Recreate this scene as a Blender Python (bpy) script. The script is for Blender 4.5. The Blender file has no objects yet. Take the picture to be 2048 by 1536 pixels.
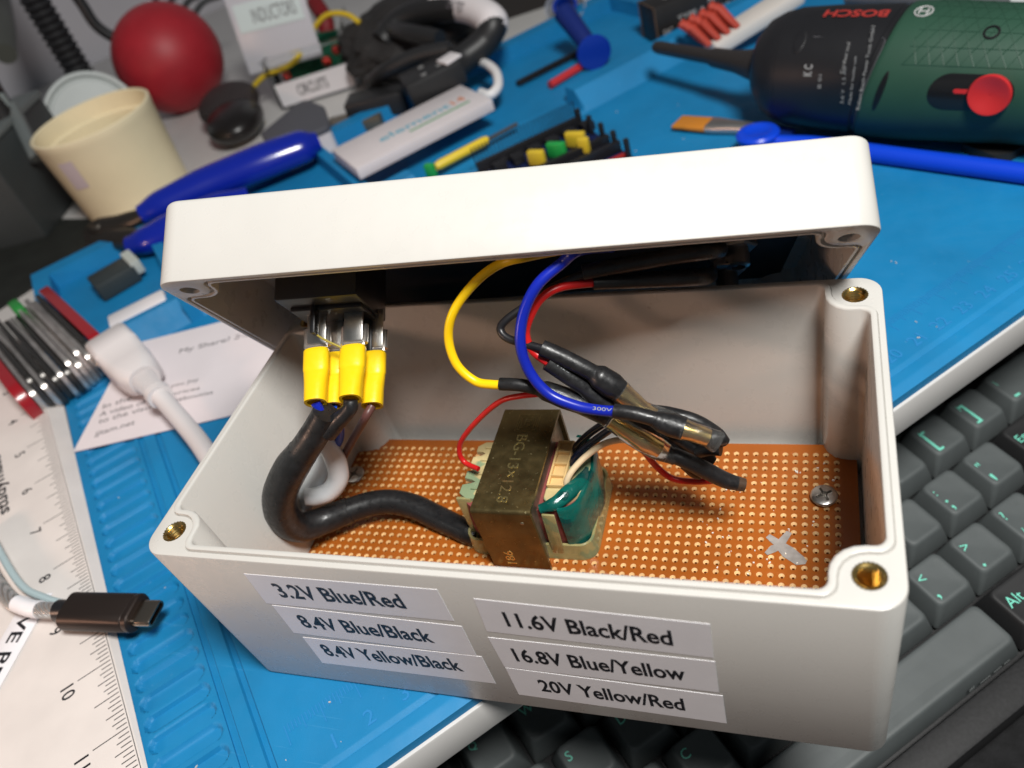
import bpy, bmesh, math, random
from mathutils import Vector, Matrix
random.seed(7)
sc = bpy.context.scene
col = sc.collection
V = Vector

# ------------------------------------------------------------------ camera (1 unit = 1 cm, box centre = origin, mat top z = 0)
CAM = V((6.6882, -12.1584, 18.3321))
RW = Matrix(((0.9339166, 0.2476164, -0.2578488), (-0.0131896, -0.6969157, -0.7170317), (-0.3572476, 0.6730488, -0.6475952)))
FPX = 1648.36
cd = bpy.data.cameras.new('camera'); cam = bpy.data.objects.new('camera', cd); col.objects.link(cam)
cd.sensor_width = 36.0; cd.lens = 36.0 * FPX / 2048; cd.clip_start = 0.5; cd.clip_end = 1000
cam.matrix_world = Matrix(((RW[0][0], -RW[1][0], -RW[2][0], CAM.x), (RW[0][1], -RW[1][1], -RW[2][1], CAM.y),
                           (RW[0][2], -RW[1][2], -RW[2][2], CAM.z), (0, 0, 0, 1)))
cd.dof.use_dof = True; cd.dof.focus_distance = 19.5; cd.dof.aperture_fstop = 0.145
sc.camera = cam
# ------------------------------------------------------------------ world, lamps, exposure
w = bpy.data.worlds.new('World'); sc.world = w; w.use_nodes = True
bg = w.node_tree.nodes['Background']; bg.inputs[0].default_value = (0.86, 0.95, 1.0, 1); bg.inputs[1].default_value = 0.10
def area(name, loc, target, size, power, color):
    l = bpy.data.lights.new(name, 'AREA'); l.shape = 'DISK'; l.size = size; l.energy = power; l.color = color
    o = bpy.data.objects.new(name, l); col.objects.link(o); o.location = loc
    o.rotation_euler = (V(target) - V(loc)).to_track_quat('-Z', 'Y').to_euler(); return o
area('ceiling_lamp', (21, -13.5, 55), (0, 1, 2), 16, 54000, (1.0, 0.985, 0.95))
area('warm_desk_lamp', (-38, -27, 15), (-8, -4, 0), 5, 5200, (1.0, 0.60, 0.42))
sc.view_settings.view_transform = 'Standard'; sc.view_settings.look = 'None'
sc.view_settings.exposure = 0.0; sc.view_settings.gamma = 1.0
sc.view_settings.use_curve_mapping = False
sc.cycles.use_denoising = True; sc.cycles.max_bounces = 10; sc.cycles.transparent_max_bounces = 12

# ------------------------------------------------------------------ measured points: photo pixel (2048 wide) -> place in the room
def ray(px, py): return RW.transposed() @ V(((px - 1024) / FPX, (py - 768) / FPX, 1.0))
def U(px, py, z=0.0):
    d = ray(px, py); return CAM + d * ((z - CAM.z) / d.z)
def UY(px, py, y):
    d = ray(px, py); return CAM + d * ((y - CAM.y) / d.y)
def UP(px, py, p0, n):
    d = ray(px, py); return CAM + d * ((V(p0) - CAM).dot(V(n)) / d.dot(V(n)))
def PX(p):
    q = RW @ (V(p) - CAM); return (1024 + FPX * q.x / q.z, 768 + FPX * q.y / q.z, q.z)

# ------------------------------------------------------------------ materials
def lin(h):
    h = h.lstrip('#'); r = []
    for i in (0, 2, 4):
        c = int(h[i:i+2], 16) / 255; r.append(c / 12.92 if c <= .04045 else ((c + .055) / 1.055) ** 2.4)
    return tuple(r)
MATS = {}
def mat(name, rgb, rough=.5, metal=0.0, spec=.5, var=0.0, vscale=1.0, bump=0.0, bscale=20.0, trans=0.0, ior=1.45, coat=0.0, sss=0.0, rvar=0.0, specks=None, alpha=1.0, bdist=.02):
    if name in MATS: return MATS[name]
    if isinstance(rgb, str): rgb = lin(rgb)
    m = bpy.data.materials.new(name); m.use_nodes = True; nt = m.node_tree; N = nt.nodes; L = nt.links
    b = N['Principled BSDF']; b.inputs['Base Color'].default_value = (*rgb, 1); b.inputs['Roughness'].default_value = rough
    b.inputs['Metallic'].default_value = metal; b.inputs['Specular IOR Level'].default_value = spec
    b.inputs['Transmission Weight'].default_value = trans; b.inputs['IOR'].default_value = ior; b.inputs['Coat Weight'].default_value = coat
    if sss: b.inputs['Subsurface Weight'].default_value = sss; b.inputs['Subsurface Radius'].default_value = (.3, .2, .15); b.inputs['Subsurface Scale'].default_value = .5
    b.inputs['Alpha'].default_value = alpha
    tc = N.new('ShaderNodeTexCoord')
    def noise(s, det=4):
        n = N.new('ShaderNodeTexNoise'); n.inputs['Scale'].default_value = s; n.inputs['Detail'].default_value = det
        L.new(tc.outputs['Object'], n.inputs['Vector']); return n
    last = None
    if var:
        n = noise(vscale); mx = N.new('ShaderNodeMix'); mx.data_type = 'RGBA'
        mx.inputs['A'].default_value = (*[min(1, c * (1 + var)) for c in rgb], 1); mx.inputs['B'].default_value = (*[c * (1 - var) for c in rgb], 1)
        r = N.new('ShaderNodeMapRange'); r.inputs[1].default_value = .3; r.inputs[2].default_value = .7
        L.new(n.outputs['Fac'], r.inputs[0]); L.new(r.outputs[0], mx.inputs['Factor']); last = mx.outputs['Result']; L.new(last, b.inputs['Base Color'])
    if specks:
        sc_, thr, srgb, amt = specks
        n = noise(sc_, 2); r = N.new('ShaderNodeMapRange'); r.inputs[1].default_value = thr; r.inputs[2].default_value = thr + .03; r.inputs[4].default_value = amt
        L.new(n.outputs['Fac'], r.inputs[0]); mx = N.new('ShaderNodeMix'); mx.data_type = 'RGBA'; mx.inputs['A'].default_value = (*rgb, 1)
        if last: L.new(last, mx.inputs['A'])
        mx.inputs['B'].default_value = (*srgb, 1); L.new(r.outputs[0], mx.inputs['Factor']); L.new(mx.outputs['Result'], b.inputs['Base Color'])
    if rvar:
        n = noise(vscale * 2.3 + 1); r = N.new('ShaderNodeMapRange'); r.inputs[1].default_value = .3; r.inputs[2].default_value = .7
        r.inputs[3].default_value = max(.02, rough - rvar); r.inputs[4].default_value = min(1, rough + rvar); L.new(n.outputs['Fac'], r.inputs[0]); L.new(r.outputs[0], b.inputs['Roughness'])
    if bump:
        n = noise(bscale, 6); bp = N.new('ShaderNodeBump'); bp.inputs['Strength'].default_value = bump; bp.inputs['Distance'].default_value = bdist
        L.new(n.outputs['Fac'], bp.inputs['Height']); L.new(bp.outputs['Normal'], b.inputs['Normal'])
    MATS[name] = m; return m

abs_white = mat('box_plastic', (.53, .515, .485), .30, var=.02, vscale=.5, bump=.03, bscale=40, sss=.0, specks=(2.6, .775, (.36, .33, .30), .55), rvar=.06)
paper = mat('label_tape', (.84, .83, .86), .34, var=.02, vscale=2, bump=.06, bscale=9)
ink = mat('black_ink', (.012, .012, .016), .5)
blue_sil = mat('mat_silicone', (.005, .185, .41), .6, var=.10, vscale=.35, bump=.25, bscale=45, rvar=.08, specks=(6.0, .74, (.10, .30, .52), .35))
white_desk = mat('desk_laminate', (.56, .545, .53), .35, var=.03, vscale=.4, bump=.05, bscale=20)
brass = mat('brass', (.78, .55, .20), .22, 1.0, bump=.05, bscale=40)
steel = mat('zinc_steel', (.62, .60, .57), .28, 1.0, var=.1, vscale=6, bump=.1, bscale=30)
phenolic = mat('phenolic_board', (.34, .088, .010), .34, var=.14, vscale=.45, bump=.05, bscale=30, coat=.15, specks=(14, .80, (.60, .36, .2), .5))
hole_m = mat('hole_wall', (.62, .37, .16), .5, var=.25, vscale=2)
black_rub = mat('black_rubber', (.012, .012, .013), .34, var=.2, vscale=3, bump=.14, bscale=6, bdist=.04, rvar=.1)
black_pl = mat('black_plastic', (.012, .012, .014), .35, bump=.05, bscale=30)
shrink = mat('heat_shrink', (.013, .013, .014), .38, var=.3, vscale=4, bump=.32, bscale=5, bdist=.04, rvar=.12)
yel = mat('yellow_vinyl', (.86, .56, .008), .36, bump=.45, bscale=5, rvar=.08, var=.04, vscale=2)
yelw = mat('yellow_wire', (.90, .58, .005), .35)
bluew = mat('blue_wire', (.006, .018, .34), .3)
redw = mat('red_wire', (.52, .012, .012), .32, var=.1, vscale=3)
navyw = mat('navy_wire', (.006, .012, .035), .25)
creamw = mat('cream_wire', (.72, .56, .36), .35, var=.08, vscale=3)
brownw = mat('brown_wire', (.11, .045, .04), .4)
whitew = mat('white_sleeve', (.76, .79, .82), .33, bump=.05, bscale=6)
clear = mat('clear_vinyl', (.95, .95, .93), .07, trans=.97, ior=1.30, bump=.6, bscale=3.5, bdist=.06)
strap_m = mat('passivated_steel', (.17, .128, .055), .36, .85, var=.25, vscale=1.4, bump=.12, bscale=18, rvar=.1, specks=(13, .70, (.75, .65, .35), .8))
core_m = mat('core_steel', (.30, .27, .20), .4, .8, var=.3, vscale=4, bump=.3, bscale=20)
bobbin_m = mat('bobbin_nylon', (.52, .42, .21), .26, var=.2, vscale=1.6, bump=.1, bscale=6, coat=.4, specks=(1.3, .54, (.14, .27, .17), .75))
term_m = mat('terminal_nylon', (.68, .46, .20), .42, var=.12, vscale=2, bump=.08, bscale=10)
skirt_m = mat('varnished_nylon', (.50, .44, .20), .18, var=.25, vscale=1.5, trans=.45, ior=1.35, coat=.5, bump=.2, bscale=5, specks=(1.5, .58, (.22, .34, .20), .6))
tape_m = mat('green_tape', (.003, .092, .075), .2, var=.4, vscale=1.1, bump=.8, bscale=2.2, bdist=.08, coat=.5, specks=(1.4, .56, (.002, .035, .035), .8))
redpap = mat('red_paper', (.22, .05, .045), .7, var=.2, vscale=6)
emboss_m = mat('embossed_metal', (.70, .58, .26), .25, .9)

# ------------------------------------------------------------------ mesh builder and scene-tree helpers
class MB:
    def __init__(s): s.v = []; s.f = []; s.mi = []
    def add(s, verts, faces, mi=0):
        o = len(s.v); s.v += [V(p) for p in verts]; s.f += [tuple(i + o for i in f) for f in faces]; s.mi += [mi] * len(faces); return s
    def bm(s, b, mi=0):
        b.verts.index_update(); s.add([v.co.copy() for v in b.verts], [[v.index for v in f.verts] for f in b.faces], mi); b.free(); return s
    def box(s, c, size, rot=None, bev=0.0, seg=2, mi=0):
        b = bmesh.new(); bmesh.ops.create_cube(b, size=1.0); bmesh.ops.scale(b, vec=size, verts=b.verts)
        if bev: bmesh.ops.bevel(b, geom=b.edges[:], offset=bev, segments=seg, profile=.5, affect='EDGES')
        M = Matrix.Translation(c)
        if rot is not None: M = M @ (rot.to_4x4() if isinstance(rot, Matrix) else Matrix.Rotation(rot, 4, 'Z'))
        bmesh.ops.transform(b, matrix=M, verts=b.verts); return s.bm(b, mi)
    def loft(s, rings, cap=(True, True), closed=True, mi=0):
        n = len(rings[0]); vs = [p for r in rings for p in r]; fs = []
        for k in range(len(rings) - 1):
            for i in range(n if closed else n - 1):
                j = (i + 1) % n; fs.append((k*n+i, k*n+j, (k+1)*n+j, (k+1)*n+i))
        if cap[0]: fs.append(tuple(range(n - 1, -1, -1)))
        if cap[1]: fs.append(tuple((len(rings)-1)*n + i for i in range(n)))
        return s.add(vs, fs, mi)
    def tube(s, pts, r, n=12, sm=6, cap=True, flat=1.0, mi=0):
        P, Rr = spline(pts, r, sm); rings = []
        T = (P[1] - P[0]).normalized(); nrm = T.orthogonal().normalized()
        for i, p in enumerate(P):
            t = (P[min(i+1, len(P)-1)] - P[max(i-1, 0)]).normalized()
            q = T.rotation_difference(t); nrm = (q @ nrm); nrm = (nrm - t * nrm.dot(t)).normalized(); T = t; bn = t.cross(nrm)
            rings.append([p + (nrm * math.cos(2*math.pi*k/n) + bn * math.sin(2*math.pi*k/n) * flat) * Rr[i] for k in range(n)])
        return s.loft(rings, (cap, cap), mi=mi)
    def lathe(s, prof, o, ax, n=32, cap=(True, True), mi=0, ref=None):
        ax = V(ax).normalized(); u = (V(ref) - ax * V(ref).dot(ax)).normalized() if ref is not None else ax.orthogonal().normalized(); w_ = ax.cross(u)
        return s.loft([[V(o) + ax * h + (u * math.cos(2*math.pi*k/n) + w_ * math.sin(2*math.pi*k/n)) * r for k in range(n)] for r, h in prof], cap, mi=mi)
    def sphere(s, c, r, n=32, m=20, sc_=(1, 1, 1), rot=None):
        prof = []; vs = []
        b = bmesh.new(); bmesh.ops.create_uvsphere(b, u_segments=n, v_segments=m, radius=r); bmesh.ops.scale(b, vec=sc_, verts=b.verts)
        bmesh.ops.transform(b, matrix=Matrix.Translation(c) @ (rot.to_4x4() if rot is not None else Matrix()), verts=b.verts); return s.bm(b)
    def prism(s, poly, z0, z1, M=None, bev=0.0, mi=0):
        rings = []
        if bev:
            ins = inset(poly, bev); rings = [[V((*p, z0)) for p in poly], [V((*p, z1 - bev)) for p in poly]]
            for a in (.35, .7): 
                ii = inset(poly, bev * (1 - math.cos(a * math.pi / 2))); rings.append([V((*p, z1 - bev + bev * math.sin(a * math.pi / 2))) for p in ii])
            rings.append([V((*p, z1)) for p in ins])
        else: rings = [[V((*p, z0)) for p in poly], [V((*p, z1)) for p in poly]]
        if M is not None: rings = [[M @ p for p in r] for r in rings]
        return s.loft(rings, mi=mi)
def inset(poly, d):
    n = len(poly); out = []
    for i in range(n):
        a = V(poly[i-1]); b = V(poly[i]); c = V(poly[(i+1) % n]); e1 = (b - a); e2 = (c - b)
        if e1.length < 1e-7: e1 = e2
        if e2.length < 1e-7: e2 = e1
        e1 = e1.normalized(); e2 = e2.normalized()
        n1 = V((-e1.y, e1.x)); n2 = V((-e2.y, e2.x)); m = (n1 + n2); m = m / max(.35, m.dot(n1)) if m.length > 1e-6 else n1
        out.append(tuple(b + m * d))
    return out
def spline(pts, r, sm):
    P = [V(p) for p in pts]; R_ = list(r) if isinstance(r, (list, tuple)) else [r] * len(P)
    if len(P) < 3 or sm <= 1: return P, R_
    oP, oR = [], []
    for i in range(len(P) - 1):
        p0 = P[i-1] if i else P[0] * 2 - P[1]; p1, p2 = P[i], P[i+1]; p3 = P[i+2] if i + 2 < len(P) else P[-1] * 2 - P[-2]
        for k in range(sm):
            t = k / sm; oP.append(.5 * ((2*p1) + (p2-p0)*t + (2*p0-5*p1+4*p2-p3)*t*t + (3*p1-p0-3*p2+p3)*t**3)); oR.append(R_[i] + (R_[i+1]-R_[i]) * (3*t*t-2*t**3))
    oP.append(P[-1]); oR.append(R_[-1]); return oP, oR
def rpoly(pts, radii, seg=6):
    out = []; n = len(pts)
    for i in range(n):
        a, b, c = V(pts[i-1]), V(pts[i]), V(pts[(i+1) % n]); r = radii[i] if isinstance(radii, (list, tuple)) else radii
        u = (a - b).normalized(); v = (c - b).normalized(); ang = math.acos(max(-1, min(1, u.dot(v)))); 
        if r <= 0: out.append(tuple(b)); continue
        d = r / math.tan(ang / 2); p = b + u * d; q = b + v * d; bis = (u + v).normalized(); o = b + bis * (r / math.sin(ang / 2))
        a0 = math.atan2(p.y - o.y, p.x - o.x); a1 = math.atan2(q.y - o.y, q.x - o.x); da = (a1 - a0 + math.pi) % (2*math.pi) - math.pi
        out += [(o.x + r * math.cos(a0 + da * k / seg), o.y + r * math.sin(a0 + da * k / seg)) for k in range(seg + 1)]
    return out
def rrect(w_, h, r, seg=5, cx=0, cy=0): return rpoly([(cx-w_/2, cy-h/2), (cx+w_/2, cy-h/2), (cx+w_/2, cy+h/2), (cx-w_/2, cy+h/2)], r, seg)

WM = {}
def thing(name, label, cat, M=None, group=None):
    o = bpy.data.objects.new(name, None); col.objects.link(o); o.empty_display_size = .5
    M = M if isinstance(M, Matrix) else Matrix.Translation(M or (0, 0, 0)); o.matrix_world = M; WM[o.name] = M
    o['label'] = label; o['category'] = cat
    if group: o['group'] = group
    return o
def emit(name, mb, m, parent=None, ang=35, world=True, loc=None):
    """links a builder as ONE mesh object; world=True: the builder's points are room coordinates"""
    me = bpy.data.meshes.new(name); L_ = None
    if parent is not None:
        PM = WM[parent.name]
        inv = PM.inverted() if world else Matrix()
    else:
        base = loc
        if base is None:
            xs = [p.x for p in mb.v]; ys = [p.y for p in mb.v]; zs = [p.z for p in mb.v]; base = V(((min(xs)+max(xs))/2, (min(ys)+max(ys))/2, min(zs)))
        inv = Matrix.Translation(-V(base))
    me.from_pydata([inv @ p for p in mb.v], [], mb.f)
    ms = m if isinstance(m, (list, tuple)) else [m]
    for x in ms: me.materials.append(x)
    if len(ms) > 1: me.polygons.foreach_set('material_index', mb.mi)
    bm_ = bmesh.new(); bm_.from_mesh(me); bmesh.ops.recalc_face_normals(bm_, faces=bm_.faces); bm_.to_mesh(me); bm_.free()
    me.shade_smooth(); me.set_sharp_from_angle(angle=math.radians(ang))
    o = bpy.data.objects.new(name, me); col.objects.link(o)
    if parent is not None: o.parent = parent; WM[o.name] = WM[parent.name].copy()
    else: o.location = base; WM[o.name] = Matrix.Translation(base)
    return o
def single(name, mb, m, label, cat, group=None, ang=35):
    o = emit(name, mb, m, None, ang); o['label'] = label; o['category'] = cat
    if group: o['group'] = group
    return o
def struct(name, mb, m, kind='structure', ang=35):
    o = emit(name, mb, m, None, ang); o['kind'] = kind; return o
def text(name, body, M, m, parent, width=None, height=None, align='LEFT', depth=.004, bold=0.0, gap=1.0):
    """raised lettering: M = frame whose x runs along the line and y up the letters; width/height in cm"""
    cu = bpy.data.curves.new(name, 'FONT'); cu.body = body; cu.size = 1.0; cu.resolution_u = 3; cu.offset = bold; cu.space_character = gap
    t = bpy.data.objects.new(name, cu); col.objects.link(t); dg = bpy.context.evaluated_depsgraph_get(); me0 = bpy.data.meshes.new_from_object(t.evaluated_get(dg))
    mb = MB(); vs = [v.co.copy() for v in me0.vertices]; fs = [tuple(p.vertices) for p in me0.polygons]
    bpy.data.objects.remove(t); bpy.data.curves.remove(cu)
    x0 = min(v.x for v in vs); x1 = max(v.x for v in vs); y0 = min(v.y for v in vs); y1 = max(v.y for v in vs)
    sx = (width / (x1 - x0)) if width else (height / (y1 - y0)); sy = (height / (y1 - y0)) if height else sx
    off = {'LEFT': -x0, 'CENTER': -(x0 + x1) / 2}[align]
    b = bmesh.new(); b.from_mesh(me0); bpy.data.meshes.remove(me0)
    for v in b.verts: v.co = V(((v.co.x + off) * sx, (v.co.y - (y0 if align == 'LEFT' else (y0 + y1) / 2)) * sy, depth))
    r = bmesh.ops.extrude_face_region(b, geom=b.faces[:]); 
    bmesh.ops.translate(b, vec=(0, 0, -depth * .8), verts=[e for e in r['geom'] if isinstance(e, bmesh.types.BMVert)])
    bmesh.ops.transform(b, matrix=M, verts=b.verts); mb.bm(b); return emit(name, mb, m, parent, 10)
def frame(o, x, y):
    x = V(x).normalized(); z = x.cross(V(y)).normalized(); y = z.cross(x)
    return Matrix(((x.x, y.x, z.x, o[0]), (x.y, y.y, z.y, o[1]), (x.z, y.z, z.z, o[2]), (0, 0, 0, 1)))

# ------------------------------------------------------------------ desk, mat
PH = math.radians(45.6); E1 = V((math.cos(PH), math.sin(PH), 0)); E2 = V((-math.sin(PH), math.cos(PH), 0)); UPV = V((0, 0, 1))
def AB(a, b, z=0): return E1 * a + E2 * b + UPV * z
MAB = frame((0, 0, 0), E1, E2)
mb = MB(); mb.box(AB(10, 38.1, -1.0), (150, 80, 1.2), PH, .08)
single('desk', mb, white_desk, 'white laminate desk top with a square front edge above the keyboard', 'desk')
mb = MB(); mb.box(AB(10, -12, -12.4), (150, 90, 1.0), PH)
struct('floor', mb, mat('dark_cloth', (.010, .010, .011), .9, var=.4, vscale=2, bump=.6, bscale=9, bdist=.1, specks=(5, .78, (.18, .17, .16), .5)))
mb = MB(); mb.box(AB(10, 78.7, 24), (230, 1.0, 70), PH)
struct('wall', mb, mat('wall_paint', (.42, .41, .44), .8, var=.12, vscale=.06, bump=.1, bscale=3))

def hmat(a, b):
    z = 0.0
    if b < -1.5: z -= .10 * min(1, (-1.5 - b) / .3)
    if abs(b + 1.13) < .065: z -= .07
    if -9.72 < a < -9.52 or -9.07 < a < -8.87: z -= .07 if b < 21.6 else 0
    if -9.52 <= a <= -9.07 and b < 21.6: z += .03
    if -11.75 < a < -9.85 and b < 21.3 and b > -1.0:
        k = (b + .766) / .713; bc = (math.floor(k) + .5) * .713 - .766
        da = max(0, abs(a + 10.8) - .68); db = abs(b - bc)
        d = math.hypot(da, db) if da > 0 else db
        if d < .22: z -= .14
        elif d < .27: z -= .14 * (.27 - d) / .05
    if b > 22.1:                                # parts trays along the back edge
        if b < 23.2: z = .95 * min(1, (b - 22.1) / .9)
        elif b < 23.9: z = .95
        elif b > 32.3: z = .95
        else: z = .1
        if a < -11.2: z = .95
        if -6.0 < a < -5.4 or 3.9 < a < 4.5 or 24.9 < a < 25.5: z = .95
        if a < 16 and a > 6.5 and b < 26.2:   # finger scoop beside the long tray
            z = min(z, .1 + .5 * max(0, 1 - math.hypot((a - 11) / 5, (b - 24.5) / 2)))
    return z
import bisect
def axis(lo, hi, base, marks):
    s = set(); x = lo
    while x < hi: s.add(round(x, 3)); x += base
    s.add(hi)
    for c, half, st in marks:
        x = c - half
        while x <= c + half: s.add(round(x, 3)); x += st
    return sorted(p for p in s if lo <= p <= hi)
aa = axis(-12.1, 44, .5, [(-10.8, 1.12, .055), (-9.3, .46, .045), (-11.2, .1, .05), (-5.7, .4, .04), (4.2, .4, .04), (25.2, .4, .04), (11, 5, .2)])
bbv = axis(-1.8, 33.3, .5, [(-1.45, .4, .05), (10.2, 11.2, .052), (23.0, 1.05, .05), (32.3, .1, .04), (25.4, 1.2, .1)])
mb = MB(); na, nb = len(aa), len(bbv); vs = [AB(a, b, hmat(a, b)) for b in bbv for a in aa]
fs = [(j*na+i, j*na+i+1, (j+1)*na+i+1, (j+1)*na+i) for j in range(nb - 1) for i in range(na - 1)]
nv = len(vs); ring = [i for i in range(na)] + [j*na+na-1 for j in range(1, nb)] + [(nb-1)*na+i for i in range(na-2, -1, -1)] + [j*na for j in range(nb-2, 0, -1)]
low = [V((vs[i].x, vs[i].y, -.395)) for i in ring]; m_ = len(ring)
fs += [(ring[k], nv + k, nv + (k+1) % m_, ring[(k+1) % m_]) for k in range(m_)]
mb.add(vs + low, fs)
mato = single('repair_mat', mb, blue_sil, 'large blue silicone work mat with slots and grooves under the box', 'work mat', ang=40)
WM[mato.name] = Matrix.Translation(mato.location)
nt = blue_sil.node_tree; N = nt.nodes; Lk = nt.links; pb_ = N['Principled BSDF']; src_ = pb_.inputs['Base Color'].links[0].from_socket
for kk, (ang_, sv, thr) in enumerate(((.5, (.25, 9, 1), .68), (-.9, (.18, 12, 1), .71))):   # faint scratches in the silicone
    tc_n = N.new('ShaderNodeTexCoord'); mp = N.new('ShaderNodeMapping'); mp.inputs['Rotation'].default_value = (0, 0, ang_); mp.inputs['Scale'].default_value = sv
    nz = N.new('ShaderNodeTexNoise'); nz.inputs['Scale'].default_value = 1.6; nz.inputs['Detail'].default_value = 3; mr = N.new('ShaderNodeMapRange'); mr.inputs[1].default_value = thr; mr.inputs[2].default_value = thr + .05; mr.inputs[4].default_value = .30
    mx = N.new('ShaderNodeMix'); mx.data_type = 'RGBA'; mx.inputs['B'].default_value = (.05, .26, .50, 1)
    Lk.new(tc_n.outputs['Object'], mp.inputs['Vector']); Lk.new(mp.outputs['Vector'], nz.inputs['Vector']); Lk.new(nz.outputs['Fac'], mr.inputs[0]); Lk.new(mr.outputs[0], mx.inputs['Factor']); Lk.new(src_, mx.inputs['A']); src_ = mx.outputs['Result']
Lk.new(src_, pb_.inputs['Base Color'])
rnd = random.Random(21); mb = MB()
for k in range(130):                            # lint and crumbs on the mat
    a, b = rnd.uniform(-11.6, 20), rnd.uniform(-.8, 21); s_ = rnd.uniform(.012, .04); mb.box(AB(a, b, hmat(a, b) + s_ / 2), (s_ * rnd.uniform(1, 3), s_, s_), rnd.uniform(0, 3))
struct('mat_dust', mb, mat('dust', (.45, .45, .44), .8), 'stuff')
emb = mat('embossed_silicone', (.016, .20, .47), .7)
mb = MB()
for k in range(0, 460):                         # raised millimetre scale near the front edge
    a = -8.4 + k * .1; 
    if a > 36: break
    ln = .62 if k % 10 == 0 else (.42 if k % 5 == 0 else .26)
    mb.box(AB(a, .35 - ln / 2 + .3, .006), (.022, ln, .012), PH)
emit('scale_marks', mb, emb, mato)
for k in range(1, 36):
    text('numeral', str(k), MAB @ Matrix.Translation((-8.4 + k - .02, -.58, .0)), emb, mato, height=.42, align='CENTER', depth=.012)
mb = MB(); mb.box(AB(13.3, 8.35, .005), (.05, 3.6, .01), PH); mb.box(AB(11.4, 10.2, .005), (3.8, .05, .01), PH)
mb.box(AB(10.2, 15.6, .005), (7, .05, .01), PH); mb.box(AB(6.7, 13.6, .005), (.05, 4, .01), PH)
emit('panel_line', mb, mat('mat_line', (.008, .10, .26), .7), mato)

# ------------------------------------------------------------------ project box and its lid
BW, BD, BH = 15.76, 8.74, 5.70
def inner(t, n=.93):                            # opening outline with a notch round each corner post, grown by t
    hx, hy = BW/2 - .30 + t, BD/2 - .30 + t; c = .20 + t*.6; rb = .60 - t * .5
    P = [(-hx+n, -hy), (hx-n, -hy), (hx-n, -hy+n), (hx, -hy+n), (hx, hy-n), (hx-n, hy-n), (hx-n, hy), (-hx+n, hy), (-hx+n, hy-n), (-hx, hy-n), (-hx, -hy+n), (-hx+n, -hy+n)]
    return rpoly(P, [c, c, rb, c, c, rb, c, c, rb, c, c, rb], 5)
def outer(d, r=.52): return rrect(BW - 2*d, BD - 2*d, max(.05, r - d), 8)
POST = [(sx * 7.30, sy * 3.73) for sx in (-1, 1) for sy in (-1, 1)]
def shell(h, floor, tongue, hole_r, draft, topbev, M):
    """open tray, rim at z = h; tongue = raised lip (box) or sunken groove (lid)"""
    b = bmesh.new()
    def loop(poly, z): return [b.verts.new((*p, z)) for p in poly]
    def bridge(A, B):
        for i in range(len(A)): 
            j = (i + 1) % len(A); b.faces.new((A[i], A[j], B[j], B[i]))
    rings = [loop(inner(-draft * .7), floor), loop(inner(0), h + tongue - .05), loop(inner(.02), h + tongue - .012), loop(inner(.05), h + tongue), loop(inner(.11), h + tongue), loop(inner(.135), h + tongue - .012), loop(inner(.15), h + min(0, tongue) - .03)]
    if tongue < 0: rings = [loop(inner(-draft * .7), floor), loop(inner(0), h - .03), loop(inner(.02), h), loop(inner(.075), h), loop(inner(.08), h - .10), loop(inner(.15), h - .10), loop(inner(.155), h - .01)]
    rings.append(loop(inner(.17), h))
    for A, B in zip(rings, rings[1:]): bridge(A, B)
    b.faces.new(rings[0])
    bv = .045; O = [loop(outer(bv), h), loop(outer(bv * .3), h - bv * .3), loop(outer(0), h - bv * 1.1)]
    zz = topbev; O += [loop(outer(draft * (h - zz) / h), zz)]
    for q in (.3, .6, .85, 1.0): O.append(loop(outer(draft + topbev * (1 - math.cos(q * math.pi / 2))), zz * (1 - math.sin(q * math.pi / 2))))
    for A, B in zip(O, O[1:]): bridge(A, B)
    b.faces.new(O[-1])
    holes = []
    for cx, cy in POST:
        H = [(cx + hole_r * math.cos(2*math.pi*k/24), cy + hole_r * math.sin(2*math.pi*k/24)) for k in range(24)]
        t_, u_ = loop(H, h), loop(H, h - 1.6 if h > 3 else .25); bridge(t_, u_); b.faces.new(u_); holes.append(t_)
    es = []
    for lp in [rings[-1], O[0]] + holes:
        for i in range(len(lp)):
            e = b.edges.get((lp[i], lp[(i+1) % len(lp)])); es.append(e)
    bmesh.ops.triangle_fill(b, use_beauty=True, edges=es)
    bmesh.ops.transform(b, matrix=M, verts=b.verts); return MB().bm(b)
box = thing('project_box', 'open off-white plastic project box with voltage labels along its front', 'box')
emit('shell', shell(BH, .30, .065, .282, .15, .12, Matrix()), abs_white, box, 40)
for cx, cy in POST:
    mb = MB(); n = 96
    def knurl(r): return [(cx + (r + (.026 if k % 4 < 2 else -.010)) * math.cos(2*math.pi*k/n), cy + (r + (.026 if k % 4 < 2 else -.010)) * math.sin(2*math.pi*k/n)) for k in range(n)]
    def circ(r): return [(cx + r * math.cos(2*math.pi*k/n), cy + r * math.sin(2*math.pi*k/n)) for k in range(n)]
    rs = [[V((*p, z)) for p in knurl(.262)] for z in (BH - .8, BH + .004)]
    rs += [[V((*p, BH + .004)) for p in circ(.245)]]
    for k in range(22): rs.append([V((*p, BH - .03 - k * .04)) for p in circ(.228 if k % 2 else .198)])
    mb.loft(rs, (False, True)); emit('threaded_insert', mb, brass, box, 30)
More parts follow.
